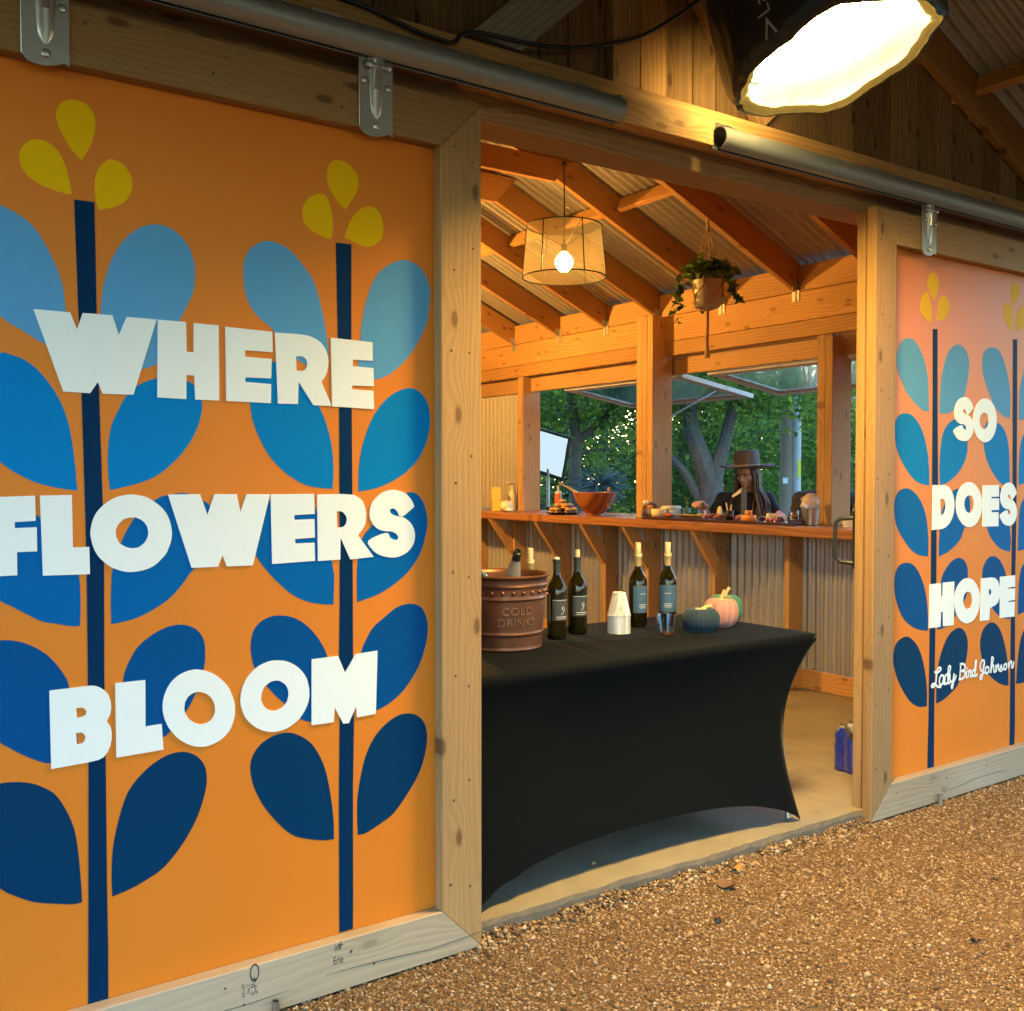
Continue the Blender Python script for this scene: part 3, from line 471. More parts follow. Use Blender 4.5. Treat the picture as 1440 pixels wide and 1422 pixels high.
        for bx, bz in ((-.036, .035), (.036, .025), (0, -.085)): mb.ball((hx + bx, 2.541, 2.44 + bz), (.011, .006, .011), 8)
        mb.tube([(hx, 2.536, 2.455), (hx, 2.536, 2.545)], .009, 8); mb.tube([(hx - .032, 2.536, 2.517), (hx + .032, 2.536, 2.517)], .008, 8)
        mb.ball((hx - .03, 2.536, 2.517), .013, 8); mb.ball((hx + .03, 2.536, 2.517), .013, 8)
        mb.build('hanger_bolt', M['steel'], h, world=True, smooth=True)
    return d, p
dl, pl = door('left', -.74, 1.674, 'sliding door painted with WHERE FLOWERS BLOOM among blue leaves on orange', (-.45, .475, 1.322), None)
dr, pr = door('right', 3.592, 5.99, 'sliding door painted with SO DOES HOPE among blue leaves on orange', (3.952, 5.60), None)
mb = MB()
for c in ART['script']:
    P = curve([(c[i] / 1000, c[i + 1] / 1000) for i in range(0, len(c), 2)], 3, False); rw = .0052
    for i in range(len(P) - 1):
        a, b = P[i], P[i + 1]; dv = (b - a)
        if dv.length < 1e-5: continue
        q = []
        for e, s0 in ((a, -1), (b, 1)):
            nn = Vector((-dv.y, dv.x)).normalized() * rw; q += [e + nn + dv.normalized() * s0 * rw * .45, e - nn + dv.normalized() * s0 * rw * .45]
        mb.add([(q[0].x, 2.5918 - i * 2e-6, q[0].y), (q[1].x, 2.5918 - i * 2e-6, q[1].y), (q[3].x, 2.5918 - i * 2e-6, q[3].y), (q[2].x, 2.5918 - i * 2e-6, q[2].y)], [(0, 1, 2, 3)])
o = mb.build('script_lettering', M['white'], pr, world=True); o['label'] = 'white handwritten Lady Bird Johnson'
# ink stamps on the left bottom rail
M['ink'] = plain('stamp_ink', (.05, .042, .035), .8)
mb = MB()
def stamp(txt, cx, cz, size, rot, nar=1.0):
    v, f = text_mesh(txt, size); ca, sa = math.cos(rot), math.sin(rot)
    mb.add([(cx + x * nar * ca - y * sa, 2.5494, cz + x * sa + y * ca) for x, y, z in v], f)
stamp('S-P-F', .958, .045, .024, R(90)); stamp('KD-HT', .928, .04, .012, R(90)); stamp('No 2', .9415, .040, .012, R(90))
for k in range(28):
    a0, a1 = 2 * math.pi * k / 28, 2 * math.pi * (k + 1) / 28
    mb.add([(.958 + .013 * math.cos(a) * s, 2.5494, .079 + .024 * math.sin(a) * s) for a, s in ((a0, 1), (a1, 1), (a1, .78), (a0, .78))], [(0, 1, 2, 3)])
stamp('bilt', 1.196, .082, .026, 0, .55); stamp('+', 1.205, .084, .045, 0, .7); stamp('Erie', 1.198, .046, .032, 0, .62)
mb.build('ink_stamp', M['ink'], dl, world=True)['kind'] = 'stuff'
# the pull handle on the inner face of the right door
mb = MB(); mb.tube([(3.60, 2.655, 1.215), (3.572, 2.70, 1.21), (3.560, 2.715, 1.19), (3.560, 2.715, 1.05), (3.572, 2.70, 1.03), (3.60, 2.655, 1.025)], .009, 8)
mb.box(3.60, 3.64, 2.652, 2.658, 1.0, 1.24, .001)
mb.build('pull_handle', M['black_metal'], dr, world=True, smooth=True)
# floor guide pins
def pin(x, label):
    mb = MB(); mb.lathe([(.0105, -.10), (.0105, .026), (.008, .026), (.008, -.02)], 14, c=(0, 0, 0), caps=False)
    o = mb.build('floor_guide', M['steel'], loc=(x, 2.532, -.03), smooth=True); tag(o, label, 'door guide')
pin(1.008, 'short steel pipe guide standing at the foot of the flower door'); pin(4.06, 'short steel pipe guide standing at the foot of the hope door')

# ------------------------------------------------------------------ window wall with the bar counter
XW = 5.376
ww = thing('window_wall', 'timber window wall with wide openings over a bar counter and corrugated metal below', 'wall', (5.40, 6.2, 0))
def corr(u0, u1, v0, v1, amp=.0135, per=.0675, nv=1):
    """corrugated sheet in (u, height) coordinates -> verts (u, bulge, v), faces"""
    n = max(4, int((u1 - u0) / per * 12)); vs = []; fs = []
    for j in range(nv + 1):
        v = v0 + (v1 - v0) * j / nv
        for i in range(n + 1):
            u = u0 + (u1 - u0) * i / n; s = math.sin(2 * math.pi * u / per); vs.append((u, amp * math.copysign(abs(s) ** .55, s), v))
    w = n + 1
    for j in range(nv):
        for i in range(n): fs.append((j * w + i, j * w + i + 1, (j + 1) * w + i + 1, (j + 1) * w + i))
    return vs, fs
for y0, y1 in ((2.85, 3.75), (3.75, 4.66), (4.66, 5.58), (5.58, 6.50), (6.50, 7.42), (7.42, 8.34), (8.34, 10.1)):
    v, f = corr(y0, y1 + .02, .135, 1.016); k = .0012 * ((y0 * 10) % 2 > 1)
    MB().add([(XW + .012 + b - k, u, z) for u, b, z in v], f).build('siding_sheet', M['galv'], ww, smooth=2, world=True)
v, f = corr(7.62, 10.1, 1.09, 2.17); MB().add([(5.50 + b, u, z) for u, b, z in v], f).build('siding_sheet', M['roof'], ww, smooth=2, world=True)
board('baseboard', (XW + .006, 2.85, .066), (XW + .006, 10.1, .066), .130, .020, (-1, 0, 0), M['pine'], ww)
for y in (3.25, 4.368, 5.017, 5.70, 6.20, 6.82, 7.465, 8.1, 8.8): board('stud', (5.306, y, 0.002), (5.306, y, 1.014), .136, .038, (0, -1, 0), M['post'], ww)
# header: two boards and the blocking between the rafters
board('header_board', (XW + .021, 2.85, 2.355), (XW + .021, 10.1, 2.355), .106, .040, (-1, 0, 0), M['pine'], ww)
board('header_board', (XW + .022, 2.85, 2.506), (XW + .022, 10.1, 2.506), .190, .040, (-1, 0, 0), M['pine'], ww)
RY = [3.18, 3.80, 4.435, 5.09, 5.743, 6.36, 6.98, 7.66, 8.28, 8.9, 9.52, 10.1]
for a, b in zip(RY[:-1], RY[1:]): board('blocking', (XW + .023, a + .021, 2.688), (XW + .023, b - .021, 2.688), .166, .038, (-1, 0, 0), M['pine'], ww)
# posts
for y0, y1, x0, x1, z1 in ((5.642, 5.702, 5.236, 5.44, 2.598), (5.704, 5.762, 5.236, 5.44, 2.598), (5.764, 5.822, 5.238, 5.44, 2.598), (4.130, 4.188, 5.378, 5.57, 2.300), (4.190, 4.25, 5.380, 5.57, 2.300), (7.508, 7.546, 5.378, 5.575, 2.300), (7.548, 7.586, 5.379, 5.575, 2.300)):
    board('post', ((x0 + x1) / 2, (y0 + y1) / 2, 1.0805), ((x0 + x1) / 2, (y0 + y1) / 2, z1), x1 - x0, y1 - y0, (0, -1, 0), M['post'], ww)
# counter slab with its braces
cnt = board('counter', (5.40, 2.85, 1.049), (5.40, 10.1, 1.049), .80, .060, (0, 0, 1), M['counter'], ww, c=.006)
for y in (3.25, 4.70, 5.00, 5.72, 6.22, 6.82, 7.50):
    if y == 4.70: continue
    board('brace', (5.050, y - .012, 1.016), (5.236, y - .012, .765), .088, .038, (0, -1, 0), M['post'], ww, mit=(-.033, .033, .059, -.059))
# upper rail outside, from which the sashes hang
board('sash_header', (5.49, 2.85, 2.241), (5.49, 10.1, 2.241), .146, .040, (-1, 0, 0), M['beam'], ww)
def sash(y0, y1, label):
    t = thing('awning_window', label, 'window', (5.53, (y0 + y1) / 2, 2.19), 'propped-open awning windows')
    a = Vector((5.535, 0, 2.168)); b = Vector((6.33, 0, 2.045)); d = (b - a).normalized(); nrm = Vector((-d.z, 0, d.x)); w = .075
    for y in (y0 + w / 2, y1 - w / 2): board('sash_stile', (a.x, y, a.z), (b.x, y, b.z), w, .036, nrm, M['sash'], t)
    for q in (a + d * (w / 2), b - d * (w / 2)): board('sash_rail', (q.x, y0 + w + .001, q.z), (q.x, y1 - w - .001, q.z), w, .034, nrm, M['sash'], t)
    q0, q1 = a + d * w, b - d * w; mb = MB()
    vs = [(q.x + nrm.x * h, y, q.z + nrm.z * h) for h in (-.003, .003) for q in (q0, q1) for y in (y0 + w, y1 - w)]
    mb.add(vs, [(0, 1, 3, 2), (4, 6, 7, 5), (0, 4, 5, 1), (2, 3, 7, 6), (0, 2, 6, 4), (1, 5, 7, 3)]); mb.build('pane', M['pane'], t, world=True)
    mb = MB(); mb.tube([(5.53, y0 + .12, 1.86), (6.02, y0 + .12, 2.075)], .007, 6); mb.build('stay_rod', M['steel'], t, world=True)
sash(5.63, 7.10, 'awning window propped open behind the thick post, over the softbox light')
sash(4.02, 5.37, 'awning window propped open above the woman in the hat')
sash(2.70, 3.94, 'awning window propped open at the right end, mostly hidden by the hope door')

# ------------------------------------------------------------------ roof
rf = thing('gable_roof', 'gable roof of corrugated sheets on exposed pine rafters, collar ties and purlins, with an unseen run added behind to block sky', 'roof', (2.4, 4, 2.6))
DV = .190; th = math.atan(SL); dn = DV * math.cos(th)
M['rafter'] = wood('rafter_pine', (.44, .235, .082), (.29, .13, .036), knots=.8)
def rafter(y, inside):
    for s in (1, -1):
        xe = XR + s * (5.80 - XR); xr = XR + s * .021
        zc = lambda x: zr(x) + DV / 2
        e = dn / 2 * math.tan(th)
        r = board('rafter', (xr, y, zc(xr)), (xe, y, zc(xe)), dn, .038, (0, -1, 0), M['rafter'], rf, mit=((-e, e) if s == 1 else (e, -e)) + ((0, 0)))
        if inside and s == 1:
            mb = MB(); mb.box(XW - .0035, XW - .0015, y - .040, y - .021, 2.545, 2.665); mb.box(XW - .05, XW - .0015, y - .0225, y - .020, 2.612, 2.665)
            mb.box(XW - .0045, XW - .002, y - .012, y + .018, 2.540, 2.606)
            tmp = mb.build('hurricane_tie', M['galv'], None); tmp.parent = r; tmp.matrix_parent_inverse = Matrix.Identity(4)
            L = Matrix.Translation(wloc(rf)) @ Matrix.Translation(r.location) @ r.rotation_quaternion.to_matrix().to_4x4()
            inv = L.inverted(); 
            for vv in tmp.data.vertices: vv.co = inv @ vv.co
        if inside and s == 1 and y > 3:
            pass
    if inside: board('collar_tie', (XR - 1.52, y - .041, 3.285 if y < 5.5 else 3.325), (XR + 1.535, y - .041, 3.285 if y < 5.5 else 3.325), .140 if y < 5.5 else .18, .038, (0, -1, 0), M['rafter'], rf, mit=(.09, -.09, -.09, .09))
board('ridge_board', (XR, -8.2, zr(XR) + .12), (XR, 10.2, zr(XR) + .12), .20, .038, (1, 0, 0), M['rafter'], rf)
RALL = [-8.1, -7.5, -6.9, -6.3, -5.7, -5.1, -4.5, -3.9, -3.3, -2.7, -2.1, -1.5, -.9, -.3, .3, .9, 1.5, 2.06] + [2.628] + RY  # unseen rafters behind the camera, added to cut sky light on the doors
for y in RALL: rafter(y, y >= 3.7)
for i in range(len(RALL) - 1):
    a, b = RALL[i] + .0205, RALL[i + 1] - .0205
    for xp in (4.42, 3.38):
        for s in (1, -1):
            x = XR + s * (xp - XR)
            nrm = Vector((s * SL, 0, 1)).normalized()
            zc = zr(x) + DV - .046
            board('purlin', (x, a, zc), (x, b, zc), .088, .038, (s * 1.0, 0, -SL), M['rafter'], rf)
for s in (1, -1):
    for i in range(22):
        y0 = -8.3 + i * .845  # sheets continue unseen behind the camera, added to block sky
        vs, fs = corr(y0, y0 + .90, 0, 1, .0125); L = (5.86 - XR) / math.cos(th)
        o = []
        for u, b, v in vs:
            x = XR + s * v * (5.86 - XR); zz = zr(x) + DV + .023 + .0015 * (i % 2)
            o.append((x + s * b * math.sin(th), u, zz + b * math.cos(th)))
        MB().add(o, fs).build('roof_sheet', M['roof'], rf, smooth=2, world=True)
mb = MB(); mb.add([(XR - .2, -8.3, zr(XR - .2) + DV + .035), (XR, -8.3, zr(XR) + DV + .05), (XR + .2, -8.3, zr(XR + .2) + DV + .035), (XR - .2, 10.3, zr(XR - .2) + DV + .035), (XR, 10.3, zr(XR) + DV + .05), (XR + .2, 10.3, zr(XR + .2) + DV + .035)], [(0, 1, 4, 3), (1, 2, 5, 4)])
mb.build('ridge_cap', M['roof'], rf, world=True)

# walls the photograph does not show: the far end and the left side of the room
def plainwall(name, label, fx, u0, u1, loc):
    t = thing(name, label, 'wall', loc)
    for a in np.arange(u0, u1 - .01, 1.2):
        v, f = corr(a, min(a + 1.2, u1), 0.0, 1.0, nv=1); MB().add([fx(u, b, z) for u, b, z in v], f).build('siding_sheet', M['galv'], t, smooth=2, world=True)
    return t
def fend(u, b, z): return (u, 10.16 + b, z * (min(zr(u), zr(u)) + .15))
t = plainwall('end_wall', 'corrugated metal wall closing the far end of the room', fend, -1.0, 5.40, (2.4, 10.16, 0))
def flft(u, b, z): return (-.62 + b, u, z * 2.72)
t = plainwall('side_wall', 'corrugated metal wall on the left side of the room', flft, 2.85, 10.1, (-.62, 6.4, 0))
for y in np.arange(3.2, 10, 1.2): board('stud', (-.54, y, .002), (-.54, y, 2.6), .09, .038, (0, -1, 0), M['post'], t)

# ------------------------------------------------------------------ lamps
def pendant(loc, label, power):
    t = thing('pendant_lamp', label, 'lamp', loc, 'wire shade pendant lamps')
    x, y, z = 0, 0, 0          # origin at the bulb centre
    mb = MB(); top = 3.325 - 2.749; mb.tube([(0, 0, .075), (.002, 0, .3), (0, 0, top)], .0045, 6); mb.ball((0, 0, top), .016, 8); mb.build('cord', M['black'], t, smooth=True)
    mb = MB(); mb.box(.006, .036, -.001, .001, .31, .335); mb.build('cord_tag', M['white'], t)
    mb = MB(); mb.lathe([(.010, .085), (.019, .08), (.021, .05), (.021, .034), (.014, .030)], 14); mb.build('socket', M['black_metal'], t, smooth=True)
    mb = MB(); mb.lathe([(.014, .034), (.020, .028), (.042, .006), (.054, -.016), (.056, -.034), (.047, -.064), (.027, -.084), (.001, -.090)], 18)
    mb.build('bulb', emit('bulb_glow_%d' % int(power), BULB_COL, power), t, smooth=2)
    zt, zb, rt, rb = .19, -.125, .232, .258
    mb = MB()
    for zz, rr in ((zt, rt), (zb, rb)): mb.tube([(rr * math.cos(a), rr * math.sin(a), zz) for a in np.linspace(0, 2 * math.pi, 49)], .0042, 6, caps=False)
    for k in range(6):
        a = 2 * math.pi * k / 6 + .35; mb.tube([(rt * math.cos(a), rt * math.sin(a), zt), (rb * math.cos(a), rb * math.sin(a), zb)], .0035, 6)
    for k in range(3):
        a = 2 * math.pi * k / 3 + .35; mb.tube([(rt * math.cos(a), rt * math.sin(a), zt), (.02 * math.cos(a), .02 * math.sin(a), .075)], .0028, 5)
    sh = mb.build('shade_frame', M['black_metal'], t, smooth=True)
    mb = MB(); n = 60; vs = [(r_ * math.cos(2 * math.pi * k / n), r_ * math.sin(2 * math.pi * k / n), zz) for zz, r_ in ((zt, rt - .002), (zb, rb - .002)) for k in range(n)]
    mb.add(vs, [(k, (k + 1) % n, n + (k + 1) % n, n + k) for k in range(n)]); mb.build('shade_mesh', M['mesh'], sh, smooth=2)
    return t
def mesh_screen():
    t = NT('wire_mesh_screen'); tr = t.n('BsdfTransparent'); mx = t.n('MixShader'); mx.inputs[0].default_value = .12
    tr.inputs[0].default_value = (1, 1, 1, 1); t.set(Base_Color=(.6, .55, .42), Roughness=.5)
    tl = t.n('BsdfTranslucent'); tl.inputs[0].default_value = (.5, .46, .34, 1); m2 = t.n('MixShader'); m2.inputs[0].default_value = .45
    t.l(t.b.outputs[0], m2.inputs[1]); t.l(tl.outputs[0], m2.inputs[2])
    t.l(tr.outputs[0], mx.inputs[1]); t.l(m2.outputs[0], mx.inputs[2]); t.l(mx.outputs[0], t.o.inputs[0]); return t.m
M['mesh'] = mesh_screen()
pendant((3.895, 5.0, 2.749), 'pendant lamp with lit round bulb in a wire mesh drum shade', BULB_VIEW)
pendant((3.05, 6.9, 2.60), 'second pendant lamp further back in the room, behind the flower door', BULB_MAIN)

# the big lantern softbox hanging in front of the track
lan = thing('lantern_softbox', 'big black fabric lantern light with blazing white open underside', 'studio light', (2.60, 2.0, 2.68))
AX = Vector((-.125, .27, 1)).normalized()
Tl = AX.to_track_quat('Z', 'Y').to_matrix().to_4x4()
lan.rotation_mode = 'QUATERNION'; lan.rotation_quaternion = Tl.to_quaternion()
def crumple(a, z, k): return 1 + k * (math.sin(3 * a + 9 * z) * .4 + math.sin(7 * a - 14 * z + 1) * .5 + abs(math.sin(9.5 * a + 25 * z)) * .7 - .45 + math.sin(29 * a + 5 * z) * .2)
def ringsurf(prof, n, k, zamp=0.0, gap=False):
    vs = []; fs = []
    for j, (r, z) in enumerate(prof):
        for i in range(n):
            a = 2 * math.pi * i / n; c = crumple(a, z, k * (1 if j else .3)); vs.append((r * c * math.cos(a), r * c * math.sin(a), z + zamp * (math.sin(3 * a + 1) + .6 * math.sin(7 * a)) * (1 if j > len(prof) - 4 else 0)))
    for j in range(len(prof) - 1):
        for i in range(n):
            if gap and gap[0] <= j <= gap[1] and G0 < ((2 * math.pi * (i + .5) / n - G1 + math.pi) % (2 * math.pi)) - math.pi < -G0: continue
            fs.append((j * n + i, j * n + (i + 1) % n, (j + 1) * n + (i + 1) % n, (j + 1) * n + i))
    return MB().add(vs, fs)
G_ = Tl.inverted().to_3x3() @ Vector((.36, 1, 0)); G1 = math.atan2(G_.y, G_.x); G0 = -.36      # the side slit of the skirt, on the wall side
sk = ringsurf([(.05, .44), (.16, .43), (.26, .39), (.315, .32), (.328, .22), (.330, .155), (.330, .088), (.331, .012), (.324, -.028), (.304, -.038)], 120, .030, .012, gap=(5, 5)).build('skirt', M['fabric_black'], lan, smooth=2)
def thin_cloth(name, c, tr):
    t = NT(name); tl = t.n('BsdfTranslucent'); tl.inputs[0].default_value = (*c, 1); mx = t.n('MixShader'); mx.inputs[0].default_value = tr
    t.set(Base_Color=c, Roughness=.55); t.l(t.b.outputs[0], mx.inputs[1]); t.l(tl.outputs[0], mx.inputs[2]); t.l(mx.outputs[0], t.o.inputs[0]); return t.m
ringsurf([(.321, .096), (.323, .048), (.326, .012), (.318, -.026), (.300, -.036), (.276, -.022)], 120, .030, .012).build('skirt_hem', thin_cloth('crumpled_lining', (.022, .018, .009), .25), lan, smooth=2)
MB().lathe([(.001, .36), (.12, .345), (.22, .29), (.285, .20), (.294, .13), (.286, .075), (.25, .054), (.20, .048), (.12, .044), (.06, .042), (.001, .042)][::-1], 48, caps=False).build('diffuser', emit('diffuser_glow', (1.0, .74, .26), 10.0), lan, smooth=2)
v, f = text_mesh('Lantern', .062, spacing=1.15); lg = [(-.235, .012), (-.205, .0), (-.235, -.012), (-.228, -.012), (-.190, .0), (-.228, .012)]
def wrap(v, phi, z0, r): return [(r * math.cos(phi - y / r), r * math.sin(phi - y / r), z0 + x) for x, y, z in v]
PHI = math.atan2(-.77, -.63)
mb = MB()
cam_dir = Tl.inverted() @ Vector((-2.6, -2.0, -1.3)); PHI = math.atan2(cam_dir.y, cam_dir.x) - .42
mb.add(wrap(v, PHI, .15, .350), f)
lv = [(-.175, .022), (-.175, .014), (-.135, .0), (-.175, -.014), (-.175, -.022), (-.115, 0)]
mb.add(wrap([(x - .0, y, 0) for x, y in lv], PHI, .15, .350), [(5, 2, 1, 0), (5, 4, 3, 2)])
mb.build('lettering', plain('print_grey', (.45, .43, .38), .6), sk)
al = bpy.data.lights.new('lantern_lamp', 'AREA'); al.shape = 'DISK'; al.size = .46; al.energy = LANTERN_W; al.color = LANTERN_COL
ao = bpy.data.objects.new('lantern_lamp', al); COL.objects.link(ao); ao.parent = lan; ao.location = (0, 0, .038)
mb = MB(); mb.tube([(0, 0, .43), (0, 0, .62)], .05, 16); mb.tube([(0, 0, .60), (.05, .02, 1.22)], .012, 8); mb.build('lamp_head', M['black'], lan, smooth=True)

# ------------------------------------------------------------------ black covered table
TT = .745
def table():
    t = thing('folding_table', 'long folding table under a tight black stretch cover in the doorway', 'table', (2.48, 3.06, 0))
    xa, xb, ya, yb = 1.575, 3.415, 2.690, 3.445; fx, fy = .135, -.035
    NU, NV = 44, 30; top = [(xa, ya), (xb, ya), (xb, yb), (xa, yb)]; ft = [(xa + fx, ya + fy), (xb - fx, ya + fy), (xb - fx, yb - fy), (xa + fx, yb - fy)]
    cen = Vector(((xa + xb) / 2, (ya + yb) / 2)); vs = []; fs = []
    def corner(i, v):
        p = Vector(top[i]).lerp(Vector(ft[i]), v); d = (cen - p); d.x = math.copysign(1, d.x); d.y = math.copysign(.42, d.y)
        return p + d * (.105 * math.sin(math.pi * v ** .85) ** 1.0)
    cols = 4 * NU
    for j in range(NV + 1):
        v = j / NV
        for s in range(4):
            A, B = corner(s, v), corner((s + 1) % 4, v); ln = (Vector(top[s]) - Vector(top[(s + 1) % 4])).length
            for i in range(NU):
                u = i / NU; p = A.lerp(B, u); e = 4 * u * (1 - u); n = (cen - (A + B) / 2).normalized()
                p = p + n * (.055 * e * math.sin(math.pi * .5 * v) * (1 if ln > 1 else .8))
                hb = (.125 if ln > 1 else .16) * (1 - abs(2 * u - 1) ** 3.2) ** .8 if 0 < u < 1 else 0.0
                z = (TT - .03) * (1 - v) + hb * v + .002
                fo = max(0, abs(2 * u - 1) - .62) / .38; p = p + n * (.006 * math.sin(34 * (1 - abs(2 * u - 1)) + 3 * v) * fo * v ** 3 * (1 - fo)) * 4 + n * (.0022 * math.sin(u * 19 + 2.2 * math.sin(v * 3.1)) * v * (1 - v) * 4)
                vs.append((p.x, p.y, z))
    for j in range(NV):
        for i in range(cols): fs.append((j * cols + i, j * cols + (i + 1) % cols, (j + 1) * cols + (i + 1) % cols, (j + 1) * cols + i)[::-1])
    # rounded rim and the top
    b = len(vs)
    for dz, ins in ((-.012, .001), (-.004, .006), (0, .016)):
        for s in range(4):
            A, B = Vector(top[s]), Vector(top[(s + 1) % 4])
            for i in range(NU):
                p = A.lerp(B, i / NU); q = Vector((min(max(p.x, xa + ins), xb - ins), min(max(p.y, ya + ins), yb - ins))); vs.append((q.x, q.y, TT + dz))
    for i in range(cols): fs.append((i, (i + 1) % cols, b + (i + 1) % cols, b + i))
    for r in range(2):
        for i in range(cols): fs.append((b + r * cols + i, b + r * cols + (i + 1) % cols, b + (r + 1) * cols + (i + 1) % cols, b + (r + 1) * cols + i))
    fs.append(tuple(range(b + 2 * cols, b + 3 * cols)))
    MB().add(vs, fs).build('table_cover', M['cover'], t, smooth=2, world=True)
    mb = MB(); mb.box(xa + .02, xb - .02, ya + .02, yb - .02, TT - .045, TT - .012, .004); mb.build('tabletop', plain('grey_plastic', (.35, .35, .34), .5), t, world=True)
    for x, X in ((xa + .16, xa + fx + .02), (xb - .16, xb - fx - .02)):
        for y, Y in ((ya + .10, ya + .012), (yb - .10, yb - .012)):
            mb = MB(); mb.tube([(x, y, TT - .045), (X, Y, .004)], .0125, 10); mb.build('leg', M['steel'], t, world=True, smooth=True)
table()

# ------------------------------------------------------------------ things on the table
M['green_glass'] = glass('dark_bottle_glass', (.035, .030, .005), .03, .8, 1.5)
M['black_glass'] = plain('wine_filled_glass', (.012, .010, .006), .05, var=.02, Coat_Weight=.5, Specular_IOR_Level=.6)
M['cork'] = plain('cork', (.62, .46, .26), .8, bump=.2, scale=60)
M['gold'] = plain('gold_capsule', (.72, .55, .24), .34, .55, scale=20)
M['capsule'] = plain('black_capsule', (.02, .02, .021), .4)
M['label_black'] = plain('label_black', (.035, .036, .038), .55, scale=40)
M['label_blue'] = plain('label_blue', (.035, .085, .155), .6, var=.35, scale=55)
M['label_print'] = plain('label_print', (.55, .55, .52), .6)
M['label_pale'] = plain('label_pale', (.60, .62, .62), .6)
M['pale_wine'] = glass('white_wine_bottle_glass', (.72, .66, .34), .03, .95, 1.45)
def arc_patch(r, z0, z1, a0, a1, n=14):
    vs = []; fs = []
    for i in range(n + 1):
        a = a0 + (a1 - a0) * i / n; vs += [(r * math.cos(a), r * math.sin(a), z0), (r * math.cos(a), r * math.sin(a), z1)]
    for i in range(n): fs.append((2 * i, 2 * i + 2, 2 * i + 3, 2 * i + 1))
    return vs, fs
TOCAM = lambda x, y: math.atan2(-y, -x)
def bottle(x, y, label, style, turn=0.0, group='wine bottles on the black table', z=TT + .001, filled=.19):
    t = thing('wine_bottle', label, 'bottle', (x, y, z), group, TOCAM(x, y) + turn)
    body = [(.001, .006), (.022, .004), (.034, 0), (.0385, .004), (.0395, .012), (.0395, .186), (.0375, .203), (.031, .219), (.022, .234), (.0165, .247), (.0145, .262), (.0142, .300), (.016, .302), (.016, .312), (.0135, .313)]
    fill = [q for q in body if q[1] <= filled]
    glassm = 'pale_wine' if style == 'white' else 'green_glass'
    MB().lathe(body, 28).build('glass', M[glassm], t, smooth=True)
    if style != 'white':
        rr = [(max(.0005, r - .0016), zz + .0016) for r, zz in body if zz <= filled]; MB().lathe(rr, 24).build('wine', M['black_glass'], t, smooth=True)
    if style == 'black':
        MB().lathe([(.0149, .250), (.0149, .301), (.0166, .303), (.0166, .313), (.012, .3135)], 20).build('capsule', M['capsule'], t, smooth=True)
        if turn < 5: pass
        v, f = arc_patch(.0399, .075, .158, -.95, .95); lb = MB().add(v, f).build('label', M['label_black'], t, smooth=2)
        mb = MB(); v, f = arc_patch(.0402, .088, .0905, -.55, .75); mb.add(v, f); v, f = arc_patch(.0402, .081, .0825, -.6, .7); mb.add(v, f); v, f = arc_patch(.0402, .154, .1555, -.9, .9); mb.add(v, f)
        sw = curve([(-.008, .098), (.002, .108), (.006, .122), (.000, .130), (-.004, .120), (.004, .114)], 4, False)
        for i in range(len(sw) - 1):
            p, q = sw[i], sw[i + 1]; g = lambda u, w: (.0403 * math.cos(u / .04 + .15), .0403 * math.sin(u / .04 + .15), w)
            mb.add([g(p.x - .0012, p.y), g(p.x + .0012, p.y), g(q.x + .0012, q.y), g(q.x - .0012, q.y)], [(0, 1, 2, 3)])
        mb.build('print', M['label_print'], lb)['kind'] = 'stuff'
    if style in ('blue', 'white'):
        MB().lathe([(.0150, .240), (.0150, .292), (.0172, .295), (.0172, .309), (.0150, .312), (.0148, .314), (.001, .3145)], 20).build('capsule', M['gold'], t, smooth=True)
        MB().lathe([(.0118, .3145), (.0125, .325), (.0132, .352), (.0125, .358), (.001, .3585)], 16).build('cork', M['cork'], t, smooth=True)
        v, f = arc_patch(.0399, .060, .176, -1.15, 1.15); lb = MB().add(v, f).build('label', M['label_blue' if style == 'blue' else 'label_pale'], t, smooth=2)
        mb = MB()
        for z0, a in ((((.140, .35), (.095, .42), (.088, .5), (.081, .38))) if style == 'blue' else ((.12, .5), (.10, .6))):
            v, f = arc_patch(.0402, z0, z0 + .0018, -a, a); mb.add(v, f)
        mb.build('print', M['label_print'] if style == 'blue' else M['label_black'], lb)['kind'] = 'stuff'
    if style == 'black' and turn < .5:
        MB().lathe([(.0105, .3135), (.011, .336), (.0105, .342), (.001, .3425)], 14).build('cork', M['cork'], t, smooth=True)
    elif style == 'black':
        mb = MB(); mb.lathe([(.0125, .3137), (.013, .319), (.009, .322), (.001, .321)], 9); mb.build('torn_foil', M['label_print'], t)
    return t
bottle(2.443, 3.180, 'black label wine bottle without a cork, next to the copper bucket', 'black', .52, filled=.165)
bottle(2.592, 3.236, 'black label wine bottle with a pale cork sticking out, left of the plastic cups', 'black', .45)
bottle(2.936, 3.250, 'blue label wine bottle just right of the plastic cups, label turned away', 'blue', .62)
bottle(3.062, 3.200, 'blue label wine bottle facing front, behind the clear tumbler', 'blue', .05)
bottle(2.352, 3.235, 'clear bottle of white wine with gold neck, standing behind the copper bucket', 'white', .4)

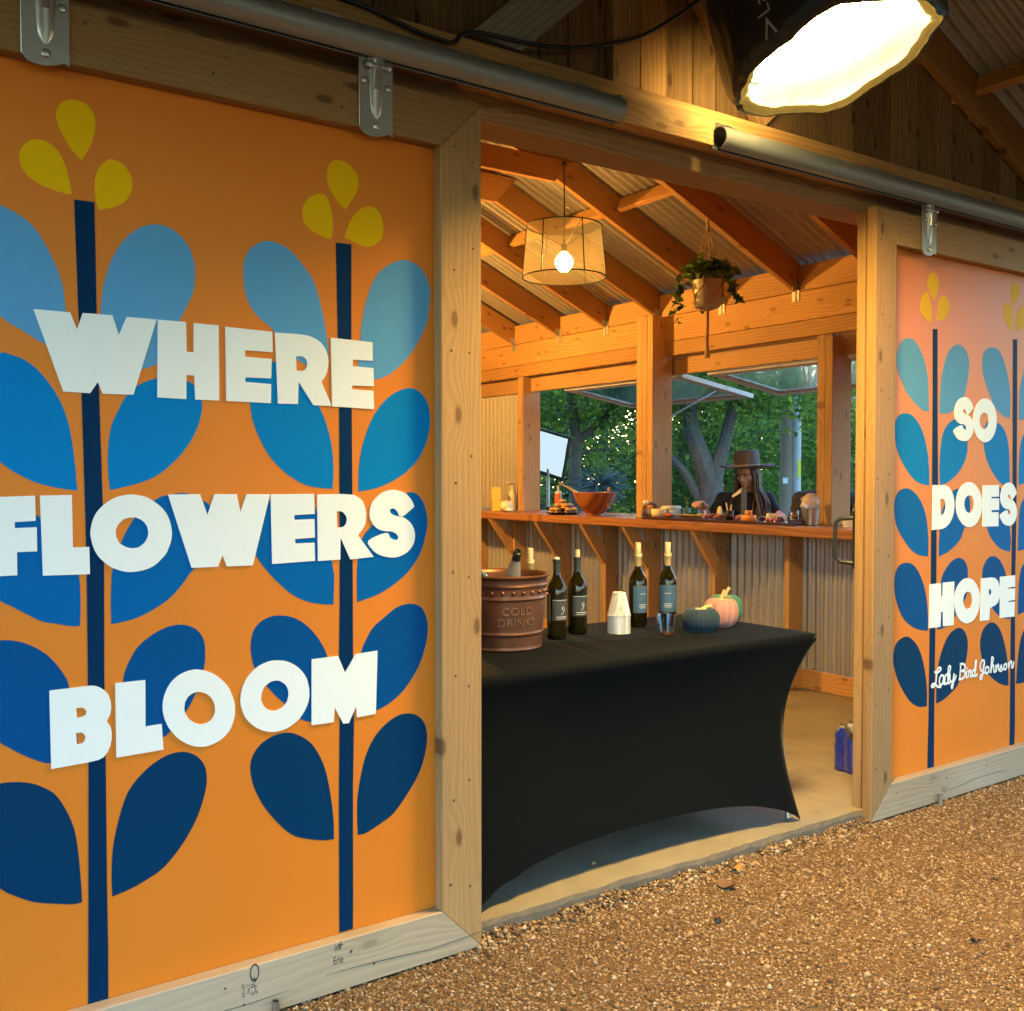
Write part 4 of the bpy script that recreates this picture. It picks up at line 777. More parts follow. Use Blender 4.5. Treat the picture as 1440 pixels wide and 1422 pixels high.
# copper bucket
bx, by = 2.163, 3.150
bk = thing('copper_bucket', 'copper ice bucket embossed COLD DRINKS with rivets, on the left of the table', 'bucket', (bx, by, TT + .001))
M['copper'] = plain('aged_copper', (.175, .072, .038), .40, .65, var=.4, scale=14, bump=.05)
def brad(z): return .146 + (.168 - .146) * z / .27
prof = [(.001, .012), (.13, .012), (.135, 0), (.146, .001), (.149, .006), (.147, .014)]
for z in np.linspace(.02, .262, 56):
    bead = sum(.0042 * math.exp(-((z - c) / .0036) ** 2) for c in (.062, .193, .238)); prof.append((brad(z) + bead, z))
prof += [(.171, .266), (.177, .270), (.178, .275), (.174, .278), (.168, .274), (.164, .262), (.142, .016), (.001, .016)]
MB().lathe(prof, 72, caps=False).build('bucket_wall', M['copper'], bk, smooth=True)
rv = MB()
for k in range(26):
    a = 2 * math.pi * k / 26; rv.ball((brad(.216) * math.cos(a), brad(.216) * math.sin(a), .216), (.0078, .0078, .0078), 8)
rv.build('rivets', M['copper'], bk, smooth=2)['kind'] = 'stuff'
phi = TOCAM(bx, by) + .36; mb = MB()
for txt, zc in (('COLD', .148), ('DRINKS', .107)):
    v, f = text_mesh(txt, .042 if txt == 'COLD' else .041, extr=.0022, spacing=1.08)
    mb.add([((brad(zc + y) + z + .0006) * math.cos(phi + x / .157), (brad(zc + y) + z + .0006) * math.sin(phi + x / .157), zc + y) for x, y, z in v], f)
mb.build('embossed_lettering', plain('copper_highlight', (.36, .17, .10), .36, .72), bk)
for hx in (0,):
    mb = MB(); a0 = phi + 1.30; pr = brad(.20) + .004
    for da in (-.05, .05): mb.ball((pr * math.cos(a0 + da), pr * math.sin(a0 + da), .196), .007, 8)
    mb.build('handle_rivets', M['copper'], bk, smooth=2)
ice = MB(); r_ = random.Random(4)
for k in range(46):
    a = r_.uniform(0, 6.28); rr = .135 * math.sqrt(r_.random()); q = Matrix.Rotation(r_.uniform(0, 3), 4, Vector((r_.random(), r_.random(), r_.random())))
    s_ = .015; ice.add([q @ Vector((x, y, z)) + Vector((bx + rr * math.cos(a), by + rr * math.sin(a), TT + .20 + r_.uniform(0, .02))) for x in (-s_, s_) for y in (-s_, s_) for z in (-s_, s_)], [(0, 1, 3, 2), (4, 6, 7, 5), (0, 4, 5, 1), (2, 3, 7, 6), (0, 2, 6, 4), (1, 5, 7, 3)])
tag(ice.build('ice_cubes', glass('ice', (.9, .95, .95), .08)), kind='stuff')
def leaning(x, y, z, ax, label, m, foil, name='sparkling_wine_bottle'):
    t = thing(name, label, 'bottle', (x, y, z)); t.rotation_mode = 'QUATERNION'; t.rotation_quaternion = Vector(ax).normalized().to_track_quat('Z', 'Y')
    MB().lathe([(.02, -.16), (.040, -.155), (.042, -.05), (.040, .0), (.030, .045), (.021, .085), (.0165, .115), (.0155, .135), (.0185, .137), (.0185, .145), (.0155, .147), (.0155, .152), (.0115, .152), (.0105, .11)], 28, caps=False).build('glass', m, t, smooth=True)
    if foil: MB().lathe([(.0405, .005), (.0312, .046), (.0225, .085), (.0180, .112)], 24, caps=False).build('foil', M[foil], t, smooth=True)
    MB().lathe([(.0105, .12), (.001, .12)], 14, caps=False).build('mouth', M['capsule'], t, smooth=True)
M['silver_foil'] = plain('silver_foil', (.52, .49, .44), .3, .6, scale=30, bump=.1)
leaning(2.215, 3.175, TT + .225, (-.06, -.46, 1), 'open sparkling wine bottle with silver neck foil leaning out of the copper bucket', M['capsule'], 'silver_foil')
leaning(2.135, 3.165, TT + .200, (-.80, -.20, .80), 'dark green bottle lying low at the left inside the copper bucket', plain('green_bottle', (.02, .04, .012), .08), None, 'green_bottle')

# plastic cups
def cup_prof(h, r0, r1, th=.0012):
    return [(.001, .002), (r0 - .003, .002), (r0, 0), (r0 + .0005, .004)] + [(r0 + (r1 - r0) * k / 5, h * k / 5) for k in range(1, 6)] + [(r1 + .0015, h + .001), (r1 - th, h)] + [(r0 + (r1 - r0) * k / 5 - th, h * k / 5) for k in range(4, 0, -1)] + [(r0 - th, .004), (.001, .004)]
cs = thing('cup_stack', 'upside-down stack of ribbed clear plastic cups between the wine bottles', 'cups', (2.742, 3.150, TT + .001))
def stack_mat():
    t = NT('highlight_streaked_plastic'); tc = t.n('TexCoord'); nz = t.n('TexNoise', i_Scale=46.0, i_Detail=3.0, i_Distortion=1.0); mp = t.n('Mapping'); mp.inputs['Scale'].default_value = (1, 1, .06)
    t.l(tc.outputs['Object'], mp.inputs[0]); t.l(mp.outputs[0], nz.inputs['Vector'])
    return t.set(Base_Color=t.ramp(nz.outputs[0], [(.3, (.46, .44, .43)), (.5, (.74, .73, .73)), (.68, (.92, .93, .97))]), Roughness=.26, Transmission_Weight=.30, IOR=1.25, Coat_Weight=.3)  # vertical streaks paint the stacked cups' highlights into the base colour
M['stackcup'] = stack_mat()
for k in range(9):
    z = k * .0092; prof = [(r, .093 - zz + z) for r, zz in cup_prof(.092, .0265, .048)]
    if k < 8: prof = [(min(r, .0478), zz) for r, zz in prof]
    MB().lathe(prof, 36, caps=False).build('cup', M['stackcup'], cs, smooth=True)
tb = thing('tumbler', 'clear plastic tumbler with a little pink drink in front of the blue bottle', 'cup', (2.854, 2.985, TT + .001))
MB().lathe(cup_prof(.083, .031, .049, .0016), 36, caps=False).build('cup_wall', M['clear'], tb, smooth=True)
MB().lathe([(.001, .0045), (.0292, .0046), (.0305, .011), (.001, .0111)], 28, caps=False).build('drink', glass('pink_drink', (.9, .38, .22), .0, .9, 1.33), tb, smooth=True)

# velvet pumpkins
def pumpkin(x, y, r, h, ribs, m, label, lean, stemh, bend, amp=.05, pw=.55):
    t = thing('velvet_pumpkin', label, 'pumpkin', (x, y, TT), 'velvet pumpkins at the end of the table')
    n, k = 96, 20; vs = []; fs = []
    for j in range(k + 1):
        b = -math.pi / 2 + math.pi * j / k
        for i in range(n):
            a = 2 * math.pi * i / n; g = 1 - amp * abs(math.cos(ribs * a / 2)) ** 6 * math.cos(b) ** .3 if abs(b) < 1.5 else 1
            rr = r * max(1e-3, math.cos(b)) ** pw * g; dz = -.16 * h * math.exp(-(rr / (r * .38)) ** 2) * (1 if b > 0 else -.35)
            vs.append((rr * math.cos(a) + lean[0] * (j / k), rr * math.sin(a) + lean[1] * (j / k), h / 2 + h / 2 * math.sin(b) + dz))
    zmin = min(v[2] for v in vs); vs = [(a, b, c - zmin + .001) for a, b, c in vs]
    for j in range(k):
        for i in range(n): fs.append((j * n + i, j * n + (i + 1) % n, (j + 1) * n + (i + 1) % n, (j + 1) * n + i))
    MB().add(vs, fs).build('body', M[m], t, smooth=2)
    z0 = vs[-1][2]; mb = MB(); P = [(lean[0], lean[1], z0 - .004)]
    for q in range(1, 7): u = q / 6; P.append((lean[0] + bend[0] * u * u, lean[1] + bend[1] * u * u, z0 + stemh * u - (.3 * stemh * u ** 3 if bend[2] else 0)))
    mb.tube(P, [.017, .010, .0075, .0068, .0066, .0072, .0078], 9)
    for q in range(6):
        a = q * 1.047 + .3; mb.tube([(lean[0] + .006 * math.cos(a), lean[1] + .006 * math.sin(a), z0 + .006), (lean[0] + .024 * math.cos(a), lean[1] + .024 * math.sin(a), z0 + .010)], [.006, .0035], 6)
    mb.build('stem', M['dry_stem'], t, smooth=True)
M['dry_stem'] = plain('dry_stem', (.50, .37, .16), .7, var=.25, scale=40, bump=.3)
def velvet(name, c, sh): return plain(name, c, .75, var=.14, scale=22, Sheen_Weight=.22, Sheen_Tint=(*sh, 1), Sheen_Roughness=.35, Specular_IOR_Level=.1)
M['velvet_blue'] = velvet('blue_velvet', (.020, .036, .055), (.45, .6, .75)); M['velvet_pink'] = velvet('pink_velvet', (.36, .175, .155), (1, .75, .7)); M['velvet_green'] = velvet('green_velvet', (.05, .16, .115), (.5, .8, .65))
pumpkin(3.050, 2.990, .080, .102, 26, 'velvet_blue', 'dark blue ribbed velvet pumpkin at the front of the three', (0, 0), .026, (.052, -.006, 1), .05)
pumpkin(3.205, 3.030, .076, .128, 11, 'velvet_pink', 'pale pink velvet pumpkin in the middle of the three', (.008, 0), .052, (.012, -.010, 0), .10, .5)
pumpkin(3.318, 3.110, .077, .128, 12, 'velvet_green', 'green velvet pumpkin half hidden behind the pink pumpkin', (.004, 0), .050, (.016, -.012, 0), .06, .5)

# shrink-wrapped water on the floor
wp = thing('water_bottle_pack', 'blue shrink-wrapped pack of water bottles on the floor by the hope door', 'water bottles', (4.125, 2.95, 0))
M['wrap_blue'] = plain('blue_shrink_film', (.02, .035, .30), .18, var=.3, scale=10, Coat_Weight=.6)
M['water'] = glass('water_bottle_plastic', (.86, .92, .97), .05, .9, 1.33)
M['film'] = glass('clear_shrink_film', (.95, .96, .98), .12, .95, 1.2)
for i in range(4):
    for j in range(3):
        MB().lathe([(.001, .003), (.026, 0), (.0325, .006), (.0325, .05), (.030, .055), (.0325, .06), (.0325, .12), (.030, .135), (.020, .165), (.013, .185), (.013, .195)], 14).build('bottle', M['water'], wp, smooth=True, loc=(-.135 + i * .067 + .03, -.067 + j * .067, 0))
        MB().lathe([(.0155, .188), (.0155, .205), (.001, .206)], 12).build('cap', M['white'], wp, smooth=True, loc=(-.135 + i * .067 + .03, -.067 + j * .067, 0))
n, k = 84, 14; vs = []; fs = []
for j in range(k + 1):
    v = j / k; z = .004 + .214 * v; sh = 1 - .16 * max(0, v - .75) ** 1.0 / .25 - .05 * (v < .06)
    for i in range(n):
        a = 2 * math.pi * i / n; c, s_ = math.cos(a), math.sin(a); rr = 1 / ((abs(c) ** 5 + abs(s_) ** 5) ** .2)
        x, y = .138 * rr * c, .104 * rr * s_; q = .005 * math.cos(2 * math.pi * (x - .0) / .067) * abs(s_) + .005 * math.cos(2 * math.pi * y / .067) * abs(c); q += .0035 * math.sin(7 * a + 19 * v) * v
        vs.append(((x + q * c * 1.2) * sh - .004, (y + q * s_ * 1.2) * sh, z))
quads = [(j, i) for j in range(k) for i in range(n)]
M['shrink'] = thin_clear('shrink_film', (.80, .85, .90), .26)
def isblue(j, i):
    v = (j + .5) / k; a = 2 * math.pi * (i + .5) / n; d = math.cos(a - math.pi * 1.02)
    return v < .78 + .12 * math.sin(3 * a) and (d > -.30 or v < .35) and not (abs(a - 4.45) < .30 and .2 < v < .62)
for nm, m, want in (('printed_wrap', 'wrap_blue', True), ('clear_wrap', 'shrink', False)):
    MB().add(vs, [(j * n + i, j * n + (i + 1) % n, (j + 1) * n + (i + 1) % n, (j + 1) * n + i) for j, i in quads if isblue(j, i) == want]).build(nm, M[m], wp, smooth=2)
mb = MB(); mb.box(-.075, .03, -.1155, -.1135, .070, .096, .0005); mb.build('wrap_banner', plain('print_navy', (.10, .19, .42), .3), wp)

# ------------------------------------------------------------------ things along the bar counter
CT = 1.0805
def on_bar(px, X): return X, X / math.tan(R(35) + math.atan((px - 720) / 1427.2))   # where a sight line crosses the bar
def simple(name, label, cat, mb, m, loc, smooth=True, group=None):
    o = mb.build(name, m, None, smooth=smooth, loc=loc); return tag(o, label, cat, group)
t = thing('cracker_box', 'yellow cracker carton with a round biscuit picture at the left end of the bar', 'box', (5.21, 7.70, CT), rz=R(-28))
mb = MB(); mb.box(-.036, .036, -.062, .062, 0, .215, .002); mb.build('carton', plain('yellow_carton', (.78, .50, .06), .5, var=.06), t)
mb = MB()
for k, (y, z, r) in enumerate(((-.02, .055, .026), (.022, .05, .026), (.0, .085, .026), (.034, .085, .018))):
    mb.add([(-.0365 - .0003 * k, y + r * math.cos(a), z + r * math.sin(a)) for a in np.linspace(0, 6.283, 18, endpoint=False)], [tuple(range(18))])
mb.build('biscuit_print', plain('biscuit_print', (.50, .22, .05), .5, var=.4, scale=60), t)['kind'] = 'stuff'
mb = MB(); mb.box(-.0372, -.0364, -.05, .05, .15, .185); mb.build('title_band', plain('carton_band', (.85, .66, .22), .5), t)
t = thing('spray_bottle', 'pale spray bottle against the thin stud at the left end of the bar', 'bottle', (5.395, 7.70, CT))
MB().lathe([(.001, 0), (.040, .002), (.042, .02), (.042, .12), (.036, .16), (.020, .19), (.016, .21)], 20).build('body', plain('milky_plastic', (.62, .58, .46), .4), t, smooth=True)
mb = MB(); mb.lathe([(.018, .205), (.018, .235), (.012, .237)], 14); mb.box(-.05, .025, -.012, .012, .237, .268, .004); mb.box(-.062, -.05, -.008, .008, .246, .262, .002); mb.box(-.035, -.028, -.006, .006, .20, .24, .001)
mb.build('trigger_head', M['label_print'], t)
def crumpled(seed, s, flat=.8):
    mb = MB(); mb.ball((0, 0, s * flat), (s, s, s * flat), 14, jit=.16); return mb
random.seed(5)
M['paper'] = plain('crumpled_paper', (.72, .64, .48), .8, var=.2, scale=30)
simple('paper_bag', 'crumpled paper snack bag beside the yellow cracker carton', 'bag', crumpled(1, .055, .9), M['paper'], (5.12, 7.40, CT + .002), 2)
simple('paper_napkin', 'small crumpled napkin lying in front of the paper snack bag', 'napkin', crumpled(2, .036, .6), M['white'], (5.06, 7.27, CT + .002), 2)
pl_ = thing('sandwich_platter', 'dark platter heaped with small sandwiches on the bar', 'platter', (5.19, 6.67, CT))
MB().lathe([(.001, .004), (.09, .002), (.10, 0), (.15, .014), (.158, .018), (.156, .020), (.10, .008), (.001, .008)], 36).build('plate', plain('dark_plate', (.03, .024, .02), .3), pl_, smooth=True)
M['bread'] = plain('bread_crust', (.55, .32, .12), .75, var=.35, scale=24, bump=.2); M['filling'] = plain('filling', (.14, .055, .04), .6, var=.5, scale=40)
random.seed(9); k = 0
for lay, n, rr in ((0, 7, .095), (1, 5, .055), (2, 2, .02)):
    for i in range(n):
        a = 6.283 * i / n + lay * .5; x, y = rr * math.cos(a), rr * math.sin(a); z = .010 + lay * .034
        s = thing('sandwich', 'small filled roll in the heap on the dark platter', 'sandwich', (5.19 + x, 6.67 + y, CT + z), 'rolls heaped on the platter', random.uniform(0, 3))
        s.rotation_euler.x = random.uniform(-.35, .35)
        mb = MB(); mb.ball((0, 0, .032), (.040, .026, .016), 12, jit=.04); mb.ball((0, 0, .010), (.040, .026, .011), 12, jit=.04); mb.build('bread', M['bread'], s, smooth=2)['kind'] = 'stuff'
        mb = MB(); mb.ball((0, 0, .021), (.041, .028, .006), 12, jit=.12); mb.build('filling', M['filling'], s, smooth=2)
t = thing('squeeze_bottle', 'red sauce squeeze bottle with a pale nozzle behind the sandwich platter', 'bottle', (*on_bar(785, 5.40), CT))
MB().lathe([(.001, 0), (.030, .001), (.032, .02), (.032, .15), (.028, .165)], 18).build('body', plain('sauce_red', (.55, .11, .035), .35), t, smooth=True)
MB().lathe([(.030, .166), (.029, .182), (.010, .188), (.006, .225), (.003, .235)], 16).build('nozzle', M['label_print'], t, smooth=True)
t = thing('salad_bowl', 'large round turned wooden bowl on the bar, tong handles over its rim', 'bowl', (5.20, 6.27, CT))
def bowlwood():
    t_ = NT('turned_wood'); tc = t_.n('TexCoord'); w = t_.n('TexWave', i_Scale=4.0, i_Distortion=5.0, i_Detail=3.0); t_.l(tc.outputs['Object'], w.inputs[0])
    return t_.set(Base_Color=t_.mix(w.outputs[0], (.33, .105, .028), (.17, .045, .013)), Roughness=.3, Coat_Weight=.3)
MB().lathe([(.001, .0), (.066, 0), (.070, .004), (.068, .014), (.085, .032), (.125, .075), (.155, .12), (.172, .165), (.176, .186), (.170, .188), (.165, .165), (.12, .085), (.07, .03), (.001, .022)], 48).build('bowl_body', bowlwood(), t, smooth=True)
mb = MB(); mb.tube([(5.10, 6.33, CT + .16), (5.10, 6.50, CT + .225), (5.11, 6.62, CT + .262)], [.006, .007, .009], 8); mb.tube([(5.12, 6.33, CT + .165), (5.125, 6.50, CT + .222), (5.125, 6.61, CT + .252)], [.006, .007, .009], 8)
tg = thing('salad_tongs', 'steel salad tongs resting on the rim of the wooden bowl', 'tongs', (5.11, 6.45, CT + .16)); 
mb1 = MB(); mb1.tube([(5.10, 6.33, CT + .16), (5.10, 6.50, CT + .225), (5.11, 6.62, CT + .262)], [.006, .007, .009], 8); mb1.build('arm', M['steel'], tg, world=True, smooth=True)
mb1 = MB(); mb1.tube([(5.125, 6.33, CT + .165), (5.13, 6.50, CT + .222), (5.13, 6.61, CT + .250)], [.006, .007, .009], 8); mb1.build('arm', M['steel'], tg, world=True, smooth=True)
mb = MB(); mb.tube([(5.22, 6.14, CT + .06), (5.215, 6.12, CT + .17), (5.21, 6.11, CT + .225)], [.006, .008, .011], 8); simple('serving_spoon', 'short dark spoon handle standing in the wooden bowl', 'spoon', mb, M['bread'], (0, 0, 0))
t = thing('bud_jar', 'little glass jar with a white bloom in front of the thick post', 'jar', (5.12, 5.585, CT))
MB().lathe([(.001, .002), (.033, 0), (.036, .006), (.036, .055), (.026, .064), (.026, .072), (.023, .072), (.023, .064), (.033, .054), (.033, .008), (.001, .006)], 22).build('jar_wall', M['clear'], t, smooth=True)
MB().lathe([(.001, .008), (.031, .009), (.031, .035), (.001, .036)], 18).build('water', M['water'], t)
MB().tube([(0, 0, .02), (.004, .002, .06), (0, 0, .105)], .0035, 6).build('stalk', plain('stalk', (.08, .06, .03), .7), t)
random.seed(2); mb = MB(); mb.ball((0, 0, .118), (.022, .022, .018), 12, jit=.2); mb.build('bloom', plain('bloom_white', (.85, .80, .66), .7), t, smooth=2)

# grazing board
bd = thing('serving_board', 'long dark wooden serving tray with raised ends in front of the woman', 'board', (5.22, 4.90, CT))
board('tray_base', (5.22, 5.585, CT + .009), (5.22, 4.225, CT + .009), .29, .016, (0, 0, 1), wood('dark_board', (.075, .028, .016), (.035, .012, .008), rough=.35), bd)
for y in (5.578, 4.232): board('end_lip', (5.085, y, CT + .0285), (5.355, y, CT + .0285), .020, .014, (0, 1, 0), bpy.data.materials['dark_board'], bd)
mb = MB(); mb.tube([(5.12, 5.60, CT + .028), (5.12, 5.612, CT + .075), (5.14, 5.607, CT + .105), (5.19, 5.602, CT + .112), (5.235, 5.604, CT + .10), (5.25, 5.606, CT + .06), (5.25, 5.60, CT + .028)], [.010] * 7, 8); mb.build('handle', plain('leather_brown', (.13, .05, .025), .6), bd, world=True, smooth=True)
BT = CT + .0175
M['cheese'] = plain('pale_cheese', (.80, .66, .38), .5, var=.08); M['cheddar'] = plain('orange_cheese', (.78, .30, .05), .5, var=.1); M['cracker'] = plain('cracker', (.66, .40, .14), .8, var=.25, scale=50)
M['salami'] = plain('cured_meat', (.34, .07, .045), .5, var=.4, scale=50); M['berry'] = plain('dark_berry', (.06, .012, .03), .3); M['strawb'] = plain('red_berry', (.52, .035, .025), .35); M['ham'] = plain('pink_ham', (.62, .27, .20), .5, var=.3, scale=40)
random.seed(31)
def food(name, label, cat, px, X, shapes, group=None):
    """shapes: list of (part name, MB, material)"""
    x, y = on_bar(px, X); t = thing(name, label, cat, (x, y, BT), group)
    for nm, mb, m in shapes: mb.build(nm, M[m] if isinstance(m, str) else m, t, smooth=2)
    return t
def boxb(a, b, c, z=0, r=0): 
    mb = MB(); mb.box(-a, a, -b, b, z, z + c, .002); q = Matrix.Rotation(r, 4, 'Z'); mb.v = [tuple(q @ Vector(v)) for v in mb.v]; return mb
food('brie_wedge', 'pale brie wedge at the left end of the grazing board', 'cheese', 928, 5.20, [('rind', boxb(.05, .05, .055, 0, .5), 'cheese')])
food('folded_napkins', 'stack of white folded napkins behind the brie on the board', 'napkins', 944, 5.30, [('napkin', boxb(.06, .055, .010, .055), 'white'), ('napkin', boxb(.055, .05, .010, .066, .2), 'white'), ('stand', boxb(.05, .05, .054, 0), 'paper')])
food('salami_roll', 'brown salami log lying in front of the napkins', 'sausage', 940, 5.12, [('sausage_body', MB().ball((0, 0, .016), (.025, .055, .016), 12), 'salami')])
for i, px in enumerate((958, 964, 970, 976, 982)):
    mb = MB(); mb.lathe([(.001, 0), (.024, 0), (.026, .003), (.024, .006), (.001, .006)], 14, mat=Matrix.Rotation(.5, 4, 'Y')); x, y = on_bar(px, 5.14)
    tag(mb.build('cracker', M['cracker'], None, smooth=2, loc=(x, y, BT + .012)), ('leftmost', 'second', 'middle', 'fourth', 'rightmost')[i] + ' round golden cracker in the row on the grazing board', 'cracker', 'crackers fanned on the board')
food('dip_jar', 'little glass jar of dip behind the row of crackers', 'jar', 987, 5.26, [('jar_wall', MB().lathe([(.001, 0), (.028, 0), (.030, .005), (.030, .05), (.027, .055), (.027, .045), (.026, .006), (.001, .006)], 18), 'clear'), ('dip', MB().lathe([(.001, .006), (.0255, .007), (.0255, .03), (.001, .03)], 14), 'cheese')])
food('herb_glass', 'small glass with green herb sprigs at the back of the board', 'glass', 966, 5.37, [('glass_wall', MB().lathe([(.001, 0), (.026, 0), (.030, .06), (.028, .06), (.024, .004), (.001, .004)], 18), 'clear'), ('sprig', MB().tube([(0, 0, .01), (.01, 0, .08), (-.005, .006, .14)], .003, 5), plain('herb', (.16, .24, .08), .6))])
for i, px in enumerate((992, 999, 1006, 1012, 1018, 1034, 1040)):
    mb = MB()
    for k in range(4): mb.ball((random.uniform(-.02, .02), random.uniform(-.02, .02), .010 + .006 * k), (.020, .016, .009), 9, jit=.15)
    x, y = on_bar(px, 5.15 + .03 * (i % 2)); tag(mb.build('cured_meat', M['salami' if i % 3 else 'ham'], None, smooth=2, loc=(x, y, BT)), 'ruffled pile of cured red meat among the food on the board', 'meat', 'meat piles on the board')['kind'] = 'stuff'
food('stick_cup', 'dark metal cup holding pale bread sticks on the board', 'cup', 1026, 5.16, [('cup_wall', MB().lathe([(.001, 0), (.026, 0), (.030, .062), (.027, .062), (.024, .004), (.001, .004)], 18), 'black_metal'), ('bread_stick', MB().tube([(.0, .004, .01), (.004, -.014, .10)], .004, 6), 'cheese'), ('bread_stick', MB().tube([(.006, -.006, .01), (.006, -.012, .105)], .004, 6), 'cheese'), ('bread_stick', MB().tube([(-.004, .0, .01), (.004, .035, .115)], .004, 6), 'cheese')])
food('flat_bread', 'torn piece of pale flat bread standing left of the stick cup', 'bread', 1012, 5.22, [('crust', MB().ball((0, 0, .045), (.012, .026, .045), 10, jit=.15), 'cheese')])
food('cheddar_block', 'orange cheddar block right of the stick cup on the board', 'cheese', 1053, 5.13, [('block', boxb(.022, .045, .038, 0, .3), 'cheddar'), ('slice', boxb(.020, .02, .030, .039, .5), 'cheddar')])
food('fig_half', 'dark purple fig half between the cheddar and the white cheese', 'fig', 1072, 5.16, [('skin', MB().ball((0, 0, .018), (.03, .022, .018), 10), 'berry')])
food('white_cheese_cube', 'chunk of white cheese near the right end of the board', 'cheese', 1083, 5.18, [('chunk', boxb(.022, .022, .052, 0, .6), 'cheese')])
for px, wh in ((1080, 'left'), (1086, 'middle'), (1092, 'right')):
    x, y = on_bar(px, 5.11); mb = MB(); mb.ball((0, 0, .013), .013, 9); tag(mb.build('berry', M['strawb'], None, smooth=2, loc=(x, y, BT)), wh + ' red berry of three at the right end of the grazing board', 'berry', 'red berries on the board')
food('grape_heap', 'heap of dark grapes by the right end of the board', 'grapes', 1097, 5.16, [('grape', MB().ball((.012 * (k % 3) - .012, .014 * (k // 3) - .014, .012 + .012 * (k % 2)), .012, 8), 'berry') for k in range(7)])
food('amber_glass', 'little glass of amber drink at the right end of the board', 'glass', 1117, 5.22, [('glass_wall', MB().lathe([(.001, 0), (.026, 0), (.029, .075), (.027, .075), (.024, .004), (.001, .004)], 18), 'clear'), ('drink', MB().lathe([(.001, .005), (.0236, .005), (.0262, .062), (.001, .062)], 16), glass('amber_drink', (.75, .40, .12), .0, .9, 1.33))])
x, y = on_bar(1046, 5.42)
t = thing('menu_card', 'narrow dark blue standing card with a white folded top in front of the woman', 'card', (x, y, CT))
mb = MB(); mb.box(-.004, .004, -.022, .022, 0, .225, .001); mb.build('stem_card', plain('navy_card', (.03, .06, .15), .5), t); mb = MB(); mb.add([(-.004, .02, .23), (-.004, .11, .175), (-.004, .10, .162), (-.004, .015, .202), (.002, .02, .232), (.002, .11, .177), (.002, .10, .164), (.002, .015, .204)], [(0, 1, 2, 3), (7, 6, 5, 4), (0, 4, 5, 1), (2, 6, 7, 3), (1, 5, 6, 2), (3, 7, 4, 0)]); mb.build('white_flap', M['label_pale'], t)
x, y = on_bar(1140, 5.27)
t = thing('metal_pail', 'small metal pail lined with a crumpled clear bag beside the right post', 'pail', (x, y, CT))
MB().lathe([(.001, 0), (.043, 0), (.046, .003), (.058, .105), (.060, .107), (.058, .109), (.055, .105), (.044, .006), (.001, .006)], 28).build('pail_wall', M['steel'], t, smooth=True)
random.seed(8); mb = MB(); mb.ball((0, 0, .145), (.062, .062, .055), 16, jit=.18); mb.build('plastic_bag', plain('cloudy_plastic', (.72, .60, .52), .25, var=.3, scale=40, Transmission_Weight=.3), t, smooth=2)
t = thing('green_bottle', 'small green bottle on the bar between the right post and the hope door', 'bottle', (5.42, 3.985, CT))
MB().lathe([(.001, 0), (.028, .001), (.029, .01), (.029, .07), (.012, .10), (.011, .135), (.013, .136), (.013, .142)], 18).build('glass', plain('green_plastic', (.02, .14, .07), .15), t, smooth=True)
t = thing('white_tub', 'white food tub in front of the small green bottle', 'tub', (5.24, 3.88, CT)); MB().lathe([(.001, 0), (.045, 0), (.055, .045), (.058, .045), (.058, .052), (.001, .053)], 24).build('tub_wall', M['white'], t, smooth=True)

# ------------------------------------------------------------------ leaves, plants and trees
def leafmat(name, c, tr=.35, rough=.5):
    t = NT(name); g = t.n('NewGeometry'); rnd = g.outputs['Random Per Island']
    col = t.ramp(rnd, [(0, tuple(x * .55 for x in c)), (.45, c), (.8, (c[0] * 1.5, c[1] * 1.35, c[2] * 1.1)), (1, (c[0] * 2.3, c[1] * 1.7, c[2] * 1.0))])
    t.set(Base_Color=col, Roughness=rough, Specular_IOR_Level=.35)
    tl = t.n('BsdfTranslucent'); t.l(col, tl.inputs[0]); mx = t.n('MixShader'); mx.inputs[0].default_value = tr
    t.l(t.b.outputs[0], mx.inputs[1]); t.l(tl.outputs[0], mx.inputs[2]); t.l(mx.outputs[0], t.o.inputs[0]); return t.m
def leafcloud(name, pts, size, mat, parent, seed, up=.5, aspect=.5, origin=(0, 0, 0)):
    r = np.random.default_rng(seed); P = np.asarray(pts, float) - np.asarray(origin); n = len(P)
    a = r.normal(size=(n, 3)); a[:, 2] = a[:, 2] * .6 - .25; a /= np.linalg.norm(a, axis=1)[:, None]
    nz = r.normal(size=(n, 3)); nz[:, 2] += up * 3; b = np.cross(nz, a); b /= np.linalg.norm(b, axis=1)[:, None] + 1e-9; c = np.cross(a, b)
    s = size * r.uniform(.6, 1.35, n)[:, None]; w = s * aspect
    V = np.stack([P - a * s * .5, P + b * w * .5 - a * s * .06 + c * s * .10, P + a * s * .5, P - b * w * .5 - a * s * .06 + c * s * .10], 1)
    me = bpy.data.meshes.new(name); me.vertices.add(n * 4); me.vertices.foreach_set('co', V.reshape(-1))
    F = (np.array([[0, 1, 2], [0, 2, 3]])[None] + (np.arange(n) * 4)[:, None, None]).reshape(-1)
    me.loops.add(len(F)); me.loops.foreach_set('vertex_index', F); me.polygons.add(n * 2); me.polygons.foreach_set('loop_start', np.arange(n * 2) * 3)
    me.update(calc_edges=True); me.materials.append(mat); o = bpy.data.objects.new(name, me); COL.objects.link(o)
    if parent is not None: o.parent = parent
    return o
